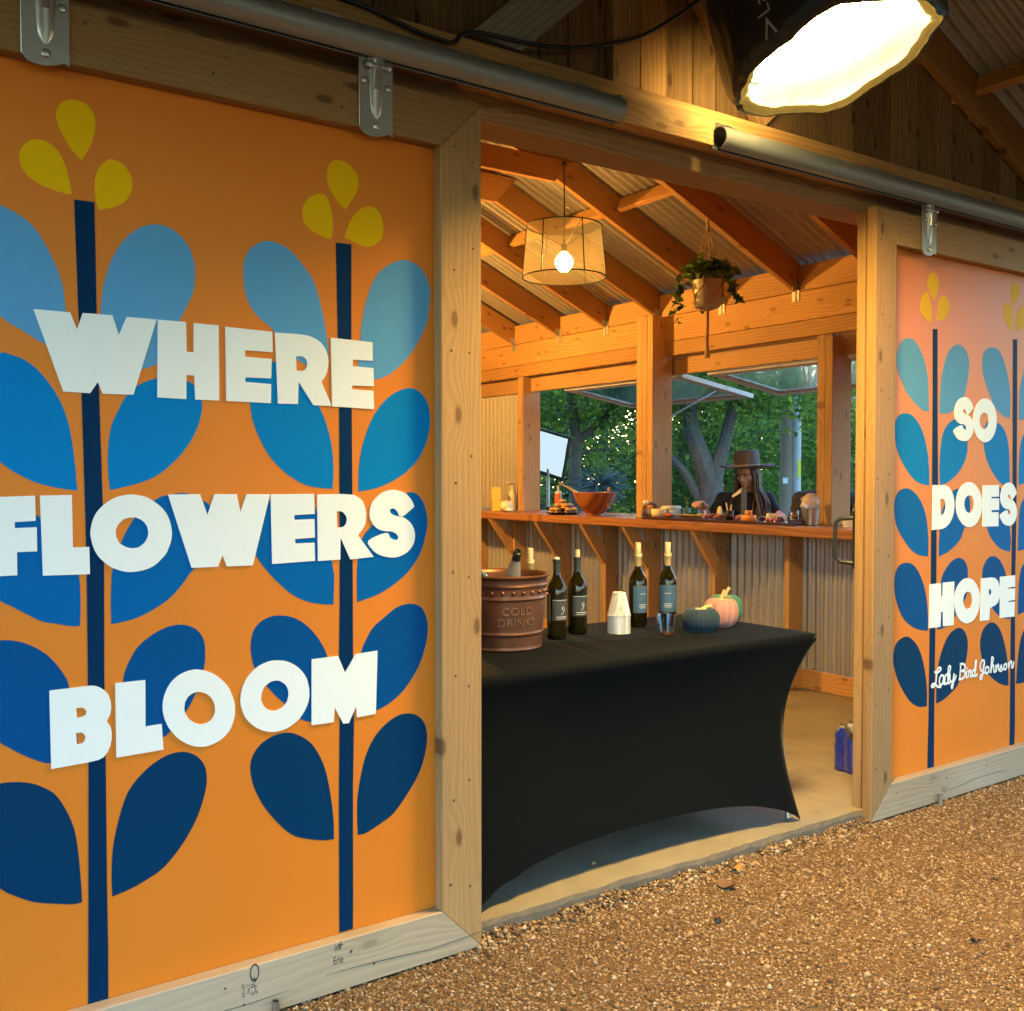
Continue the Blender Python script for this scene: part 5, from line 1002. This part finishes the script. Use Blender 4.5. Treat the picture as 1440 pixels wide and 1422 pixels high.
# hanging plant
hp = thing('hanging_plant', 'trailing green plant in a pale pot hung in a knotted cord holder under the rafters', 'hanging plant', (4.562, 4.43, 2.424))
MB().lathe([(.001, 0), (.074, 0), (.080, .01), (.089, .155), (.092, .157), (.092, .164), (.083, .164), (.078, .14), (.001, .14)], 32).build('pot', plain('cream_pot', (.42, .36, .27), .4, var=.08), hp, smooth=True)
M['cord'] = plain('jute_cord', (.40, .26, .13), .85, var=.25, scale=60)
top = Vector((0, 0, .525))
for k in range(4):
    a = k * math.pi / 2 + .5; c_, s_ = math.cos(a), math.sin(a); c2, s2 = math.cos(a + .785), math.sin(a + .785); mb = MB()
    mb.tube([(.0, 0, .50), (.09 * c_, .09 * s_, .18), (.092 * c_, .092 * s_, .13), (.088 * c2, .088 * s2, .06), (.04 * c2, .04 * s2, -.008), (0, 0, -.02)], .0045, 6)
    c3, s3 = math.cos(a - .785), math.sin(a - .785); mb.tube([(.092 * c_, .092 * s_, .13), (.088 * c3, .088 * s3, .06), (.04 * c3, .04 * s3, -.008)], .0045, 6)
    mb.build('holder_cord', M['cord'], hp, smooth=True)
MB().tube([(0, 0, .50), (.004, 0, .46), (-.004, .0, .535)], .008, 8).build('loop', M['cord'], hp, smooth=True)
MB().tube([(0, 0, -.01), (.004, 0, -.09), (-.002, 0, -.20), (0, 0, -.262), (0, 0, -.305)], [.011, .009, .010, .013, .019], 9).build('tassel', M['cord'], hp, smooth=True)
r = np.random.default_rng(17); pts = []
for k in range(260):
    a = r.uniform(0, 6.283); rr = .145 * math.sqrt(r.random()) * (.8 + .5 * abs(math.sin(1.5 * a))); pts.append((rr * math.cos(a), rr * math.sin(a), .185 + .16 * r.random() * (1 - rr / .25)))
for vx, vy, ln in ((-.105, .095, .26), (-.12, .11, .20), (.12, -.08, .13), (.07, .11, .18)):
    for k in range(14): u = k / 13; pts.append((vx * (1 + .25 * u) + r.normal(0, .012), vy * (1 + .25 * u) + r.normal(0, .012), .17 - ln * u + r.normal(0, .008)))
leafcloud('foliage', pts, .066, leafmat('pothos_leaf', (.085, .17, .030), .25, .35), hp, 3, up=.6, aspect=.62)['kind'] = 'stuff'

M['bark'] = plain('bark', (.13, .115, .095), .9, var=.45, scale=9, bump=.6); M['bark2'] = plain('pale_bark', (.082, .08, .07), .9, var=.6, scale=11, bump=.8)
LM = [leafmat('elm_leaf', (.13, .235, .038), .5), leafmat('oak_leaf', (.105, .19, .04), .5), leafmat('yaupon_leaf', (.15, .25, .045), .5), leafmat('cedar_leaf', (.045, .095, .045), .25)]
def tree(x, y, label, trunk, limbs, crown, n, size, lm, bark='bark', seed=0, z0=-.16):
    t = thing('tree', label, 'tree', (x, y, z0), 'trees beyond the window wall')
    mb = MB(); mb.tube([p[:3] for p in trunk], [p[3] for p in trunk], 12); mb.build('trunk', M[bark], t, smooth=True)
    for lb in limbs: MB().tube([p[:3] for p in lb], [p[3] for p in lb], 8).build('limb', M[bark], t, smooth=True)
    r = np.random.default_rng(seed); P = []
    for (cx, cy, cz, rx, ry, rz, wgt) in crown:
        m = int(n * wgt); k = max(3, m // 55); q = r.normal(size=(k, 3)); q /= np.linalg.norm(q, axis=1)[:, None]; q *= (r.random(k) ** .45)[:, None]
        C = np.array([cx, cy, cz]) + q * np.array([rx, ry, rz]); idx = r.integers(0, k, m); P.append(C[idx] + r.normal(0, .15, (m, 3)) * np.array([1.1, 1.1, .6]) * (rx / 1.6 + .4))
    leafcloud('crown', np.concatenate(P), size, lm, t, seed + 1)['kind'] = 'stuff'
    return t
def vd(px, depth):
    a = R(35) + math.atan((px - 720) / 1427.2); d = depth / math.cos(a - R(35)); return d * math.sin(a), d * math.cos(a)
x, y = vd(810, 12.4)
tree(x, y, 'tree with a slim mottled trunk forking at head height, seen in the left opening', [(0, 0, 0, .10), (.02, 0, .9, .082), (-.01, .01, 1.5, .075), (0, 0, 2.05, .070), (-.06, .05, 2.7, .055), (-.1, .1, 3.6, .04)],
     [[(0, 0, 1.98, .055), (.14, -.10, 2.12, .045), (.30, -.2, 2.30, .038), (.5, -.4, 2.9, .025)], [(.02, 0, 1.80, .02), (.14, -.08, 1.88, .016), (.36, -.24, 1.90, .010)], [(-.02, .01, 1.32, .025), (-.10, .06, 1.45, .02), (-.3, .2, 1.9, .012)]],
     [(0, 0, 3.3, 2.0, 2.0, 1.0, .5), (-.6, .5, 2.5, .9, .9, .45, .2), (.7, -.5, 2.55, 1.0, .9, .40, .2), (.2, .8, 1.7, 1.6, 1.2, .5, .12)], 12000, .085, LM[0], seed=41)
x, y = vd(1003, 11.2)
tree(x, y, 'tree with a thick grey leaning trunk and low side limb behind the woman', [(0, 0, 0, .19), (-.02, 0, .8, .155), (-.03, .01, 1.25, .140), (-.02, .02, 1.55, .13)],
     [[(-.02, .02, 1.45, .125), (-.10, .07, 1.75, .105), (-.20, .13, 2.05, .088), (-.24, .15, 2.4, .07), (-.3, .2, 3.2, .05)], [(-.04, .02, 1.18, .065), (-.15, .10, 1.36, .055), (-.26, .17, 1.60, .048), (-.40, .26, 1.78, .038), (-.7, .5, 2.2, .02)], [(.0, .0, 1.5, .09), (.10, -.06, 1.9, .07), (.22, -.14, 2.5, .05)]],
     [(0, 0, 3.6, 2.2, 2.2, 1.1, .5), (.5, -.3, 2.55, 1.2, 1.0, .40, .22), (-.8, .6, 2.7, .9, .9, .40, .14)], 12000, .085, LM[0], 'bark2', seed=52)
x, y = vd(1056, 18.5)
tree(x, y, 'distant tree with a thin straight trunk behind the utility pole and the hat', [(0, 0, 0, .11), (0, 0, 1.5, .09), (.1, 0, 3.2, .06)], [], [(0, 0, 3.2, 2.2, 2.2, 1.5, .7), (0, 0, 1.6, 2.2, 2.0, .8, .3)], 9000, .12, LM[1], seed=63)
x, y = vd(770, 17)
tree(x, y, 'dark evergreen bush-like tree far left beyond the softbox light', [(0, 0, 0, .12), (0, 0, 2.5, .06)], [], [(0, 0, 1.5, 1.2, 1.2, 1.4, .8), (0, 0, 3.3, 1.2, 1.2, .8, .2)], 9000, .10, LM[3], seed=74)
x, y = vd(850, 21)
tree(x, y, 'light green airy tree far back in the left opening', [(0, 0, 0, .12), (0, 0, 3.5, .07)], [], [(0, 0, 3.9, 2.0, 2.0, 1.0, .6), (.6, 0, 1.6, 1.2, 1.2, .7, .25), (-.6, .4, 2.6, .7, .7, .4, .15)], 5200, .13, LM[2], seed=85)
x, y = vd(960, 20)
tree(x, y, 'mid green rounded tree far back in the middle opening', [(0, 0, 0, .12), (0, 0, 3.0, .07)], [], [(0, 0, 3.2, 2.0, 2.0, 1.4, .6), (0, 0, 1.4, 2.0, 2.0, .9, .4)], 9000, .12, LM[1], seed=96)
x, y = vd(1190, 15)
tree(x, y, 'bushy tree at the right behind the dark-shirted person', [(0, 0, 0, .13), (0, 0, 2.6, .08)], [], [(0, 0, 2.2, 1.6, 1.6, 1.5, .7), (-.8, .4, 1.0, 1.3, 1.3, .7, .3)], 11000, .095, LM[0], seed=107)
x, y = vd(1105, 24)
tree(x, y, 'tall dark tree filling the gap right of the utility pole', [(0, 0, 0, .16), (0, 0, 4, .08)], [], [(0, 0, 2.6, 2.6, 2.6, 2.2, 1.0)], 9000, .14, LM[1], seed=118)
x, y = vd(690, 19)
tree(x, y, 'tree far to the left beyond the end of the bar', [(0, 0, 0, .16), (0, 0, 4, .08)], [], [(0, 0, 2.8, 2.4, 2.4, 2.2, 1.0)], 8000, .13, LM[2], seed=129)
x, y = vd(1330, 17)
tree(x, y, 'tree far to the right beyond the hope door', [(0, 0, 0, .16), (0, 0, 4, .08)], [], [(0, 0, 2.8, 2.4, 2.4, 2.2, 1.0)], 8000, .13, LM[2], seed=140)
# the wood behind everything
r = np.random.default_rng(5); n = 130000
a = R(35) + r.uniform(R(-20), R(42), n); d = r.uniform(27, 36, n); cl = np.sin(a * 60) * .5 + np.sin(a * 23 + 1) * .5
z = -.2 + r.random(n) ** .8 * (5.0 + 1.6 * cl); K = 380; ka = R(35) + r.uniform(R(-20), R(42), K); kd = r.uniform(27, 36, K); kz = -.3 + r.random(K) * (5.2 + 1.4 * np.sin(ka * 40)); kp = np.stack([kd * np.sin(ka), kd * np.cos(ka), kz], 1)
P = kp[r.integers(0, K, n)] + r.normal(0, .55, (n, 3)) * np.array([1.3, 1.3, .7])
tag(leafcloud('woods', P, .24, LM[1], None, 6), kind='stuff')
# agave-like shrub under the left tree
x, y = vd(842, 11.6); t = thing('spiky_shrub', 'blue-grey spiky shrub right of the slim trunk', 'shrub', (x, y, .05)); r = np.random.default_rng(8); mb = MB()
mb.tube([(0, 0, 0), (0, 0, 1.15)], [.07, .05], 8); mb.build('stem', M['bark'], t, smooth=True); mb = MB()
for k in range(150):
    v = Vector(r.normal(size=3)); v.normalize(); v.z = v.z * .8 + .1; l = .42 * r.uniform(.7, 1.1); s_ = v.orthogonal().normalized() * .013; q = Vector((0, 0, 1.25))
    mb.add([q + v * .04 - s_, q + v * .04 + s_, q + v * l * .6 + s_ * .8 - Vector((0, 0, .01)), q + v * l - Vector((0, 0, .05)), q + v * l * .6 - s_ * .8 - Vector((0, 0, .01))], [(0, 1, 2, 3, 4)])
mb.build('blades', plain('yucca_blade', (.10, .155, .155), .5, var=.3), t)['kind'] = 'stuff'

# utility pole
x, y = vd(1109, 12.6); up = thing('utility_pole', 'wooden utility pole with a conduit, yellow marker and small white tag', 'pole', (x, y, -.16))
MB().tube([(0, 0, 0), (0, 0, 4), (0, 0, 8.5)], [.112, .105, .095], 16).build('pole', wood('pole_wood', (.30, .25, .20), (.17, .14, .11), rough=.9, spec=.1, knots=.2), up, smooth=True)
rt = Vector((.78, -.62, 0)); tc_ = Vector((-.62, -.78, 0))
pp = rt * .075 + tc_ * .085
MB().tube([(pp.x, pp.y, 0), (pp.x, pp.y, 6)], .055, 12).build('conduit', plain('grey_conduit', (.36, .40, .43), .55), up, smooth=True)
def plate(name, c, w, z0, z1, m):
    q = [c + rt * s * w for s in (-1, 1)]; mb = MB(); e = tc_ * .004
    mb.add([(*(q[0] + e * k).xy, z) for z in (z0, z1) for k in (0, 1)] + [(*(q[1] + e * k).xy, z) for z in (z0, z1) for k in (0, 1)], [(0, 1, 3, 2), (4, 6, 7, 5), (0, 4, 5, 1), (2, 3, 7, 6), (0, 2, 6, 4), (1, 5, 7, 3)]); mb.build(name, m, up)
plate('yellow_marker', rt * .098 + tc_ * .142, .020, 1.555, 1.765, plain('marker_yellow', (.62, .66, .04), .5))
plate('white_tag', rt * -.062 + tc_ * .100, .030, 1.475, 1.545, plain('tag_white', (.55, .66, .70), .4))

# softbox on a stand outside
x, y = vd(771, 10.6); sb = thing('softbox_light', 'softbox light on a stand outside, white face and black side', 'studio light', (x, y, -.14))
fd = Vector((-.93, -.36, -.16)).normalized(); sd = fd.cross(Vector((0, 0, 1))).normalized(); ud = sd.cross(fd); sd, ud = (sd * math.cos(.28) + ud * math.sin(.28)), (ud * math.cos(.28) - sd * math.sin(.28)); c0 = Vector((-.04, .03, 1.80))
def rect(c, hw, hh): return [c + sd * a * hw + ud * b * hh for a, b in ((-1, -1), (1, -1), (1, 1), (-1, 1))]
mb = MB(); mb.add(rect(c0, .30, .235) + rect(c0 - fd * .22, .10, .08), [(0, 4, 5, 1), (1, 5, 6, 2), (2, 6, 7, 3), (3, 7, 4, 0), (4, 7, 6, 5)]); f_ = rect(c0 + fd * .035, .30, .235)
mb.add(rect(c0, .30, .235) + f_, [(0, 1, 5, 4), (1, 2, 6, 5), (2, 3, 7, 6), (3, 0, 4, 7)]); mb.build('hood', M['fabric_black'], sb)
mb = MB(); g = 8; q = []
for i in range(g + 1):
    for j in range(g + 1): u, v = i / g * 2 - 1, j / g * 2 - 1; q.append(c0 + fd * (.012 + .012 * (1 - u * u) * (1 - v * v) + .003 * math.sin(7 * u + 5 * v)) + sd * u * .268 + ud * v * .205)
mb.add(q, [(i * (g + 1) + j, (i + 1) * (g + 1) + j, (i + 1) * (g + 1) + j + 1, i * (g + 1) + j + 1) for i in range(g) for j in range(g)]); mb.build('diffuser_face', emit('softbox_face_glow', (.62, .80, .92), .085), sb, smooth=2)  # unlit face; the daylight on it is put in as glow
MB().tube([(0, 0, .62), (0, 0, 1.62)], .017, 10).build('pole', M['steel'], sb, smooth=True)
MB().tube([(0, 0, 1.02), (0, 0, 1.22)], .028, 10).build('collar', plain('collar_red', (.12, .03, .025), .5), sb, smooth=True)
for k in range(3): a = k * 2.094 + .4; MB().tube([(0, 0, .70), (.45 * math.cos(a), .45 * math.sin(a), .005)], .012, 8).build('leg', M['black'], sb, smooth=True)

# ------------------------------------------------------------------ people outside the bar
M['skin'] = plain('skin', (.56, .30, .20), .5, var=.06, scale=30, Subsurface_Weight=.1)
M['shirt_dark'] = plain('dark_shirt', (.026, .027, .030), .85, var=.3, scale=12, bump=.3)
M['shirt_brown'] = plain('dark_olive_shirt', (.034, .029, .024), .85, var=.3, scale=10, bump=.3)
M['denim'] = plain('dark_denim', (.03, .04, .07), .85, var=.2, scale=40)
M['hat'] = plain('felt_hat', (.145, .125, .122), .85, var=.08, scale=40)
M['hair'] = plain('brown_hair', (.085, .042, .020), .5, var=.35, scale=50)
M['hair2'] = plain('auburn_hair', (.10, .04, .02), .5, var=.3, scale=50)
M['shoe'] = plain('shoe_leather', (.03, .022, .018), .5)
def fuse(o, vox, sm=6, fac=.5):
    m = o.modifiers.new('fuse', 'REMESH'); m.mode = 'VOXEL'; m.voxel_size = vox; m.use_smooth_shade = True
    s = o.modifiers.new('soften', 'SMOOTH'); s.factor = fac; s.iterations = sm; return o
class Figure:
    def __init__(s, label, base, face, group=None):
        s.t = thing('person', label, 'person', base, group); f = Vector((face[0], face[1], 0)).normalized()
        s.F = f; s.Rt = f.cross(Vector((0, 0, 1))); s.b = Vector(base)
    def P(s, r, f, z): return s.Rt * r + s.F * f + Vector((0, 0, z))       # right, forward, up -> local point
def limb(mb, pts, rs, n=12):
    mb.tube(pts, rs, n); [mb.ball(p, r * .995, 10) for p, r in zip(pts, rs)]
def hand(mb, w, d, palm, side, curl=.5, s=1.0):
    """palm plus four fingers and a thumb: w wrist, d pointing direction, palm = palm normal, side = thumb side"""
    d = d.normalized(); side = (side - d * side.dot(d)).normalized(); nrm = d.cross(side); nrm = nrm if nrm.dot(palm) > 0 else -nrm
    for k in range(4):
        c = w + d * (.045 * s) + side * ((.028 - .0185 * k) * s); mb.tube([w + side * ((.014 - .009 * k) * s), c, w + d * (.085 * s) + side * ((.031 - .0205 * k) * s)], [.015 * s, .0145 * s, .0115 * s], 8)
        q = w + d * (.085 * s) + side * ((.031 - .0205 * k) * s); L = (.040, .045, .042, .033)[k] * s; v = d; P = [q]; rr = [.0105 * s]
        for j in range(3):
            v = (v * math.cos(curl) + nrm * math.sin(curl)).normalized(); q = q + v * L * (.95, .62, .5)[j]; P.append(q); rr.append((.0095, .0085, .007)[j] * s)
        limb(mb, P, rr, 8)
    a = w + d * .022 * s + side * .026 * s; b = a + (d * .55 + side * .75 + nrm * .35).normalized() * .038 * s; c = b + (d * .8 + side * .15 + nrm * .55).normalized() * .032 * s
    limb(mb, [w, a, b, c], [.016 * s, .0155 * s, .012 * s, .0085 * s], 8)
def head(mb, c, fwd, up, s=1.0):
    """skull, jaw, nose, lips, brow, ears as lumps to be fused; returns axes"""
    f = fwd.normalized(); r = f.cross(up).normalized(); u = r.cross(f); A = lambda x, y, z: c + (r * x + f * y + u * z) * s
    rot = Matrix((r, f, u)).transposed().to_4x4()
    B = lambda p, rad: mb.ball(A(*p), tuple(q * s for q in rad), 14, mat=rot)
    B((0, -.012, .030), (.074, .092, .088)); B((0, .022, -.030), (.062, .066, .075)); B((0, .046, -.078), (.036, .034, .030)); B((0, .080, -.088), (.018, .014, .014))
    for q in (-1, 1):
        B((q * .040, .052, -.022), (.024, .026, .022)); B((q * .074, -.005, -.010), (.008, .018, .028)); B((q * .030, .080, .024), (.024, .010, .008)); B((q * .014, .092, -.032), (.009, .009, .008))
    mb.tube([A(0, .086, .020), A(0, .100, -.008), A(0, .112, -.028)], [.008 * s, .0095 * s, .0115 * s], 8)
    B((0, .088, -.054), (.021, .010, .0055)); B((0, .086, -.064), (.018, .010, .006))
    return r, f, u, A
def face_bits(t, A, rot, s, eye_dark=True):
    for q in (-1, 1):
        mb = MB(); mb.ball(A(q * .030, .0785, .006), (.0115 * s, .0095 * s, .0042 * s), 10, mat=rot); e = mb.build('eye', plain('eye_white', (.22, .16, .12), .3), t, smooth=2)
        mb = MB(); mb.ball(A(q * .030, .0862, .004), (.007 * s, .003 * s, .0036 * s), 8, mat=rot); mb.build('iris', M['black'], e, smooth=2)
        mb = MB(); mb.tube([A(q * .012, .092, .024), A(q * .030, .0925, .029), A(q * .048, .080, .024)], [.003 * s, .0038 * s, .0018 * s], 6); mb.build('eyebrow', M['hair'], t, smooth=2)
    mb = MB(); mb.tube([A(-.020, .090, -.058), A(-.008, .0985, -.0565), A(.008, .0985, -.0565), A(.020, .090, -.058)], [.002 * s, .0045 * s, .0045 * s, .002 * s], 6); mb.tube([A(-.016, .090, -.062), A(0, .097, -.064), A(.016, .090, -.062)], [.002 * s, .0050 * s, .002 * s], 6)
    mb.build('lips', plain('lips', (.42, .13, .11), .4), t, smooth=2)

def lower(fig, m, hip=.80, ground=-.14):
    P = fig.P; mb = MB(); z0 = ground - fig.b.z
    for q in (-1, 1): limb(mb, [P(q * .085, 0, hip), P(q * .095, .02, hip * .52), P(q * .095, -.01, z0 + .10)], [.092, .066, .05], 12)
    limb(mb, [P(-.07, 0, hip + .06), P(.07, 0, hip + .06)], [.11, .11], 12)
    fuse(mb.build('trousers', m, fig.t), .014, 8)
    for q in (-1, 1): mb = MB(); limb(mb, [P(q * .095, -.02, z0 + .055), P(q * .10, .08, z0 + .045), P(q * .105, .15, z0 + .035)], [.046, .043, .034], 10); fuse(mb.build('shoe', M['shoe'], fig.t), .010, 4)

# woman in the wide-brimmed hat
g = Figure('woman in a wide-brimmed brown felt hat with long hair, holding food over the board', (5.99, 5.40, 0), (-.62, -.78)); P = g.P
hc = P(.0, .060, 1.418); fw = (g.F * .80 + g.Rt * .60 - Vector((0, 0, .38))); up = (Vector((0, 0, 1)) + (g.F * .80 + g.Rt * .6) * .36)
rS, rE, rW = P(.172, .0, 1.215), P(.275, .02, 1.045), P(.345, .155, 1.150); lS, lE, lW = P(-.172, .0, 1.215), P(-.245, .10, 1.02), P(-.190, .33, 1.118)
mb = MB(); r_, f_, u_, A = head(mb, hc, fw, up, .98); rot = Matrix((r_, f_, u_)).transposed().to_4x4()
limb(mb, [P(0, 0, 1.20), P(0, .02, 1.27), hc + u_ * -.06 - f_ * .02], [.062, .047, .050]); mb.ball(P(0, 0, 1.10), (.14, .10, .16), 14); mb.ball(P(0, 0, .92), (.13, .10, .16), 14); mb.ball(P(0, 0, 1.20), (.15, .085, .05), 14)
for a, b, c in ((rS, rE, rW), (lS, lE, lW)): limb(mb, [a, b, b.lerp(c, .5), c], [.047, .038, .036, .025])
hand(mb, rW, (g.F * .50 + g.Rt * .35 + Vector((0, 0, .45))), Vector((0, 0, -1)), g.F * .5 - g.Rt, .85, 1.0)
hand(mb, lW, (g.F * .95 - Vector((0, 0, .30))), Vector((0, 0, -1)), g.Rt, .42, .95)
body = fuse(mb.build('body', M['skin'], g.t), .0062, 4, .45)
face_bits(g.t, A, rot, .98)
mb = MB(); 
for z, rx, ry in ((.86, .150, .112), (.95, .140, .108), (1.05, .155, .118), (1.14, .165, .118), (1.20, .150, .098)): mb.ball(P(0, 0, z), (rx * 1.0, rx * .92, .085), 16)
for a, b in ((rS, rE), (lS, lE)): limb(mb, [P(0, 0, 1.19), a, a.lerp(b, .55), a.lerp(b, .86)], [.08, .066, .060, .058])
fuse(mb.build('shirt', M['shirt_dark'], g.t), .010, 5)
mb = MB(); random.seed(77)
for k in range(260):       # long hair falling over both shoulders
    a = random.uniform(.9, 5.38); ca, sa = math.sin(a), math.cos(a); ex = random.uniform(.85, 1.1)
    p0 = A(ca * .075, -.010 + sa * .088, .055); p1 = A(ca * .088 * ex, -.006 + sa * .098 * ex, -.03); p2 = p1 * .5 + (hc + (r_ * ca * .10 + f_ * sa * .08) * ex) * .5 - Vector((0, 0, .10))
    sd = 1 if ca > 0 else -1; dn = Vector((0, 0, -random.uniform(.20, .34))); p3 = p2 + dn * .5 + (g.Rt * sd * .03 + g.F * .045) + Vector((random.gauss(0, .022), random.gauss(0, .020), 0)); p4 = p3 + dn * .5 + g.F * .02 + Vector((random.gauss(0, .026), random.gauss(0, .024), 0))
    mb.tube(curve([p0, p1, p2, p3, p4], 3, False), [.0062] * 6 + [.0056] * 3 + [.0046] * 3 + [.0015], 4)
mb.ball(A(0, -.022, .035), (.084, .088, .085), 14, mat=rot); hr = mb.build('hair', M['hair'], g.t, smooth=2); hr['kind'] = 'stuff'
hatU = (Vector((0, 0, 1)) + f_ * .06).normalized(); hatM = Matrix.Translation(hc + u_ * .046 - f_ * .008) @ hatU.to_track_quat('Z', 'Y').to_matrix().to_4x4()
vs = []; fs = []; n = 56; prof = [(.088, .004), (.13, -.004), (.185, -.004), (.212, .010), (.213, .013), (.185, .000), (.130, .001), (.096, .006), (.095, .02), (.094, .06), (.091, .105), (.082, .132), (.058, .126), (.02, .112), (.001, .110)]
ang = math.atan2((hatM.to_3x3().inverted() @ f_).y, (hatM.to_3x3().inverted() @ f_).x)
for j, (r0, z0) in enumerate(prof):
    for i in range(n):
        a = 2 * math.pi * i / n; d = math.cos(a - ang); ov = 1 + .10 * abs(d) * (j > 6 or j == 0); pinch = 1 - .20 * max(0, d) ** 4 * (1 - abs(math.sin(a - ang))) * (9 <= j <= 12)
        side = .010 * math.sin(2 * (a - ang)) ** 2 if 2 <= j <= 5 else 0
        vs.append(hatM @ Vector((r0 * ov * pinch * math.cos(a), r0 * ov * pinch * math.sin(a), z0 + side)))
for j in range(len(prof) - 1):
    for i in range(n): fs.append((j * n + i, j * n + (i + 1) % n, (j + 1) * n + (i + 1) % n, (j + 1) * n + i))
ht = MB().add(vs, fs).build('hat', M['hat'], g.t, smooth=2)
mb = MB(); q = []
for z0 in (.010, .024):
    for i in range(n): a = 2 * math.pi * i / n; d = math.cos(a - ang); q.append(hatM @ Vector((.098 * (1 + .10 * abs(d)) * math.cos(a), .098 * (1 + .10 * abs(d)) * math.sin(a), z0)))
mb.add(q, [(i, (i + 1) % n, n + (i + 1) % n, n + i) for i in range(n)]); mb.build('hat_band', plain('pale_hat_band', (.50, .42, .33), .7), ht, smooth=2)
lower(g, M['denim'])
cu_p = g.b + rW + (g.F * .50 + g.Rt * .35 + Vector((0, 0, .45))).normalized() * .085 - Vector((0, 0, .035))
t = thing('bread_piece', 'small torn roll pinched in the raised hand of the woman', 'bread', tuple(cu_p)); MB().ball((0, 0, 0), (.026, .026, .020), 10, jit=.12).build('crust', M['bread'], t, smooth=2)

# person in dark olive shirt, head hidden by the right post
g = Figure('person in a dark olive shirt standing behind the right post, face hidden', (6.33, 4.90, -.075), (-.55, -.83)); P = g.P
hc = P(.0, .05, 1.545); mb = MB(); fw = g.F - Vector((0, 0, .3)); r_, f_, u_, A = head(mb, hc, fw, Vector((0, 0, 1)) + g.F * .3, 1.04); rot = Matrix((r_, f_, u_)).transposed().to_4x4()
limb(mb, [P(0, 0, 1.33), P(0, .01, 1.41), hc - u_ * .06], [.07, .056, .058]); mb.ball(P(0, 0, 1.22), (.17, .12, .18), 14); mb.ball(P(0, 0, 1.0), (.15, .12, .18), 14)
J = []
for q in (-1, 1):
    a, b, c = P(q * .205, 0, 1.295), P(q * .262, .03, 1.06), P(q * .19, .27, .99); J.append((a, b, c)); limb(mb, [a, b, b.lerp(c, .5), c], [.055, .045, .042, .03]); hand(mb, c, g.F - Vector((0, 0, .1)) - g.Rt * q * .3, Vector((0, 0, -1)), -g.Rt * q, .45)
fuse(mb.build('body', M['skin'], g.t), .0075, 4, .45); face_bits(g.t, A, rot, 1.04)
mb = MB()
for z, rx in ((.92, .17), (1.03, .172), (1.14, .182), (1.25, .185), (1.305, .125)): mb.ball(P(0, 0, z), (rx, rx * .86, .09), 16)
for a, b, c in J: limb(mb, [P(0, 0, 1.30), a, a.lerp(b, .55), b, b.lerp(c, .15)], [.085, .068, .066, .060, .056])
fuse(mb.build('shirt', M['shirt_brown'], g.t), .011, 5)
mb = MB(); mb.ball(A(0, -.022, .045), (.086, .098, .092), 16, mat=rot, jit=.02); mb.ball(A(0, -.05, -.01), (.078, .07, .08), 14, mat=rot, jit=.02); mb.build('hair', M['hair2'], g.t, smooth=2)
lower(g, M['denim'], .86)

# ------------------------------------------------------------------ small things
mb = MB(); pts = [(.62, 2.595, 2.712), (1.05, 2.600, 2.708), (1.30, 2.592, 2.700), (1.46, 2.585, 2.672), (1.54, 2.582, 2.664), (1.60, 2.588, 2.668), (1.64, 2.60, 2.706), (1.71, 2.606, 2.730), (1.80, 2.603, 2.734), (1.98, 2.602, 2.752), (2.18, 2.600, 2.805), (2.40, 2.596, 2.905), (2.62, 2.50, 3.10), (2.70, 2.30, 3.40)]
mb.tube([(q.x, q.y, q.z) for q in curve([Vector(p) for p in pts], 5, False)], .0065, 7)
o = mb.build('power_cable', M['black'], smooth=2); tag(o, 'loose black power cable draped over the ledger board, rising to the lantern', 'cable')
M['dry_leaf'] = plain('dry_leaf', (.42, .22, .07), .8, var=.2, scale=40); M['dry_leaf2'] = plain('brown_leaf', (.15, .075, .035), .85, var=.2, scale=40)
def dryleaf(x, y, rz, m, label, s=.05):
    pts = [(-.5, 0), (-.3, .22), (0, .33), (.25, .24), (.5, 0), (.25, -.26), (0, -.30), (-.3, -.2)]; mb = MB(); n = 8
    vs = [(0, 0, .012)] + [(px * s, py * s, .010 + .012 * math.cos(5 * k) + .010 * abs(py) * 2) for k, (px, py) in enumerate(pts)]
    vs += [(a, b, c - .0012) for a, b, c in vs]; mb.add(vs, [(0, 1 + k, 1 + (k + 1) % n) for k in range(n)] + [(9, 10 + (k + 1) % n, 10 + k) for k in range(n)])
    mb.tube([(.5 * s, 0, .01), (.8 * s, .06 * s, .014)], .001, 5)
    o = mb.build('dry_leaf', M[m], smooth=2, loc=(x, y, GRAVEL_Z + .004)); o.rotation_euler = (0, 0, rz); tag(o, label, 'leaf')
dryleaf(2.76, 2.52, .6, 'dry_leaf', 'pale dry leaf on the gravel just outside the slab edge', .062)
dryleaf(2.62, 2.44, 2.0, 'dry_leaf2', 'dark brown curled leaf on the gravel near the pale dry leaf', .075)
dryleaf(2.40, 2.27, 1.0, 'dry_leaf2', 'small dark leaf on the gravel in front of the table', .045)
dryleaf(2.95, 1.72, .3, 'dry_leaf2', 'dark leaf lying alone out on the open gravel', .05)
mb = MB(); mb.ball((0, 0, .004), (.011, .009, .006), 7, jit=.2); tag(mb.build('pebble', SM, smooth=False, loc=(2.30, 2.78, 0)), 'single pebble lying on the slab under the table', 'pebble')
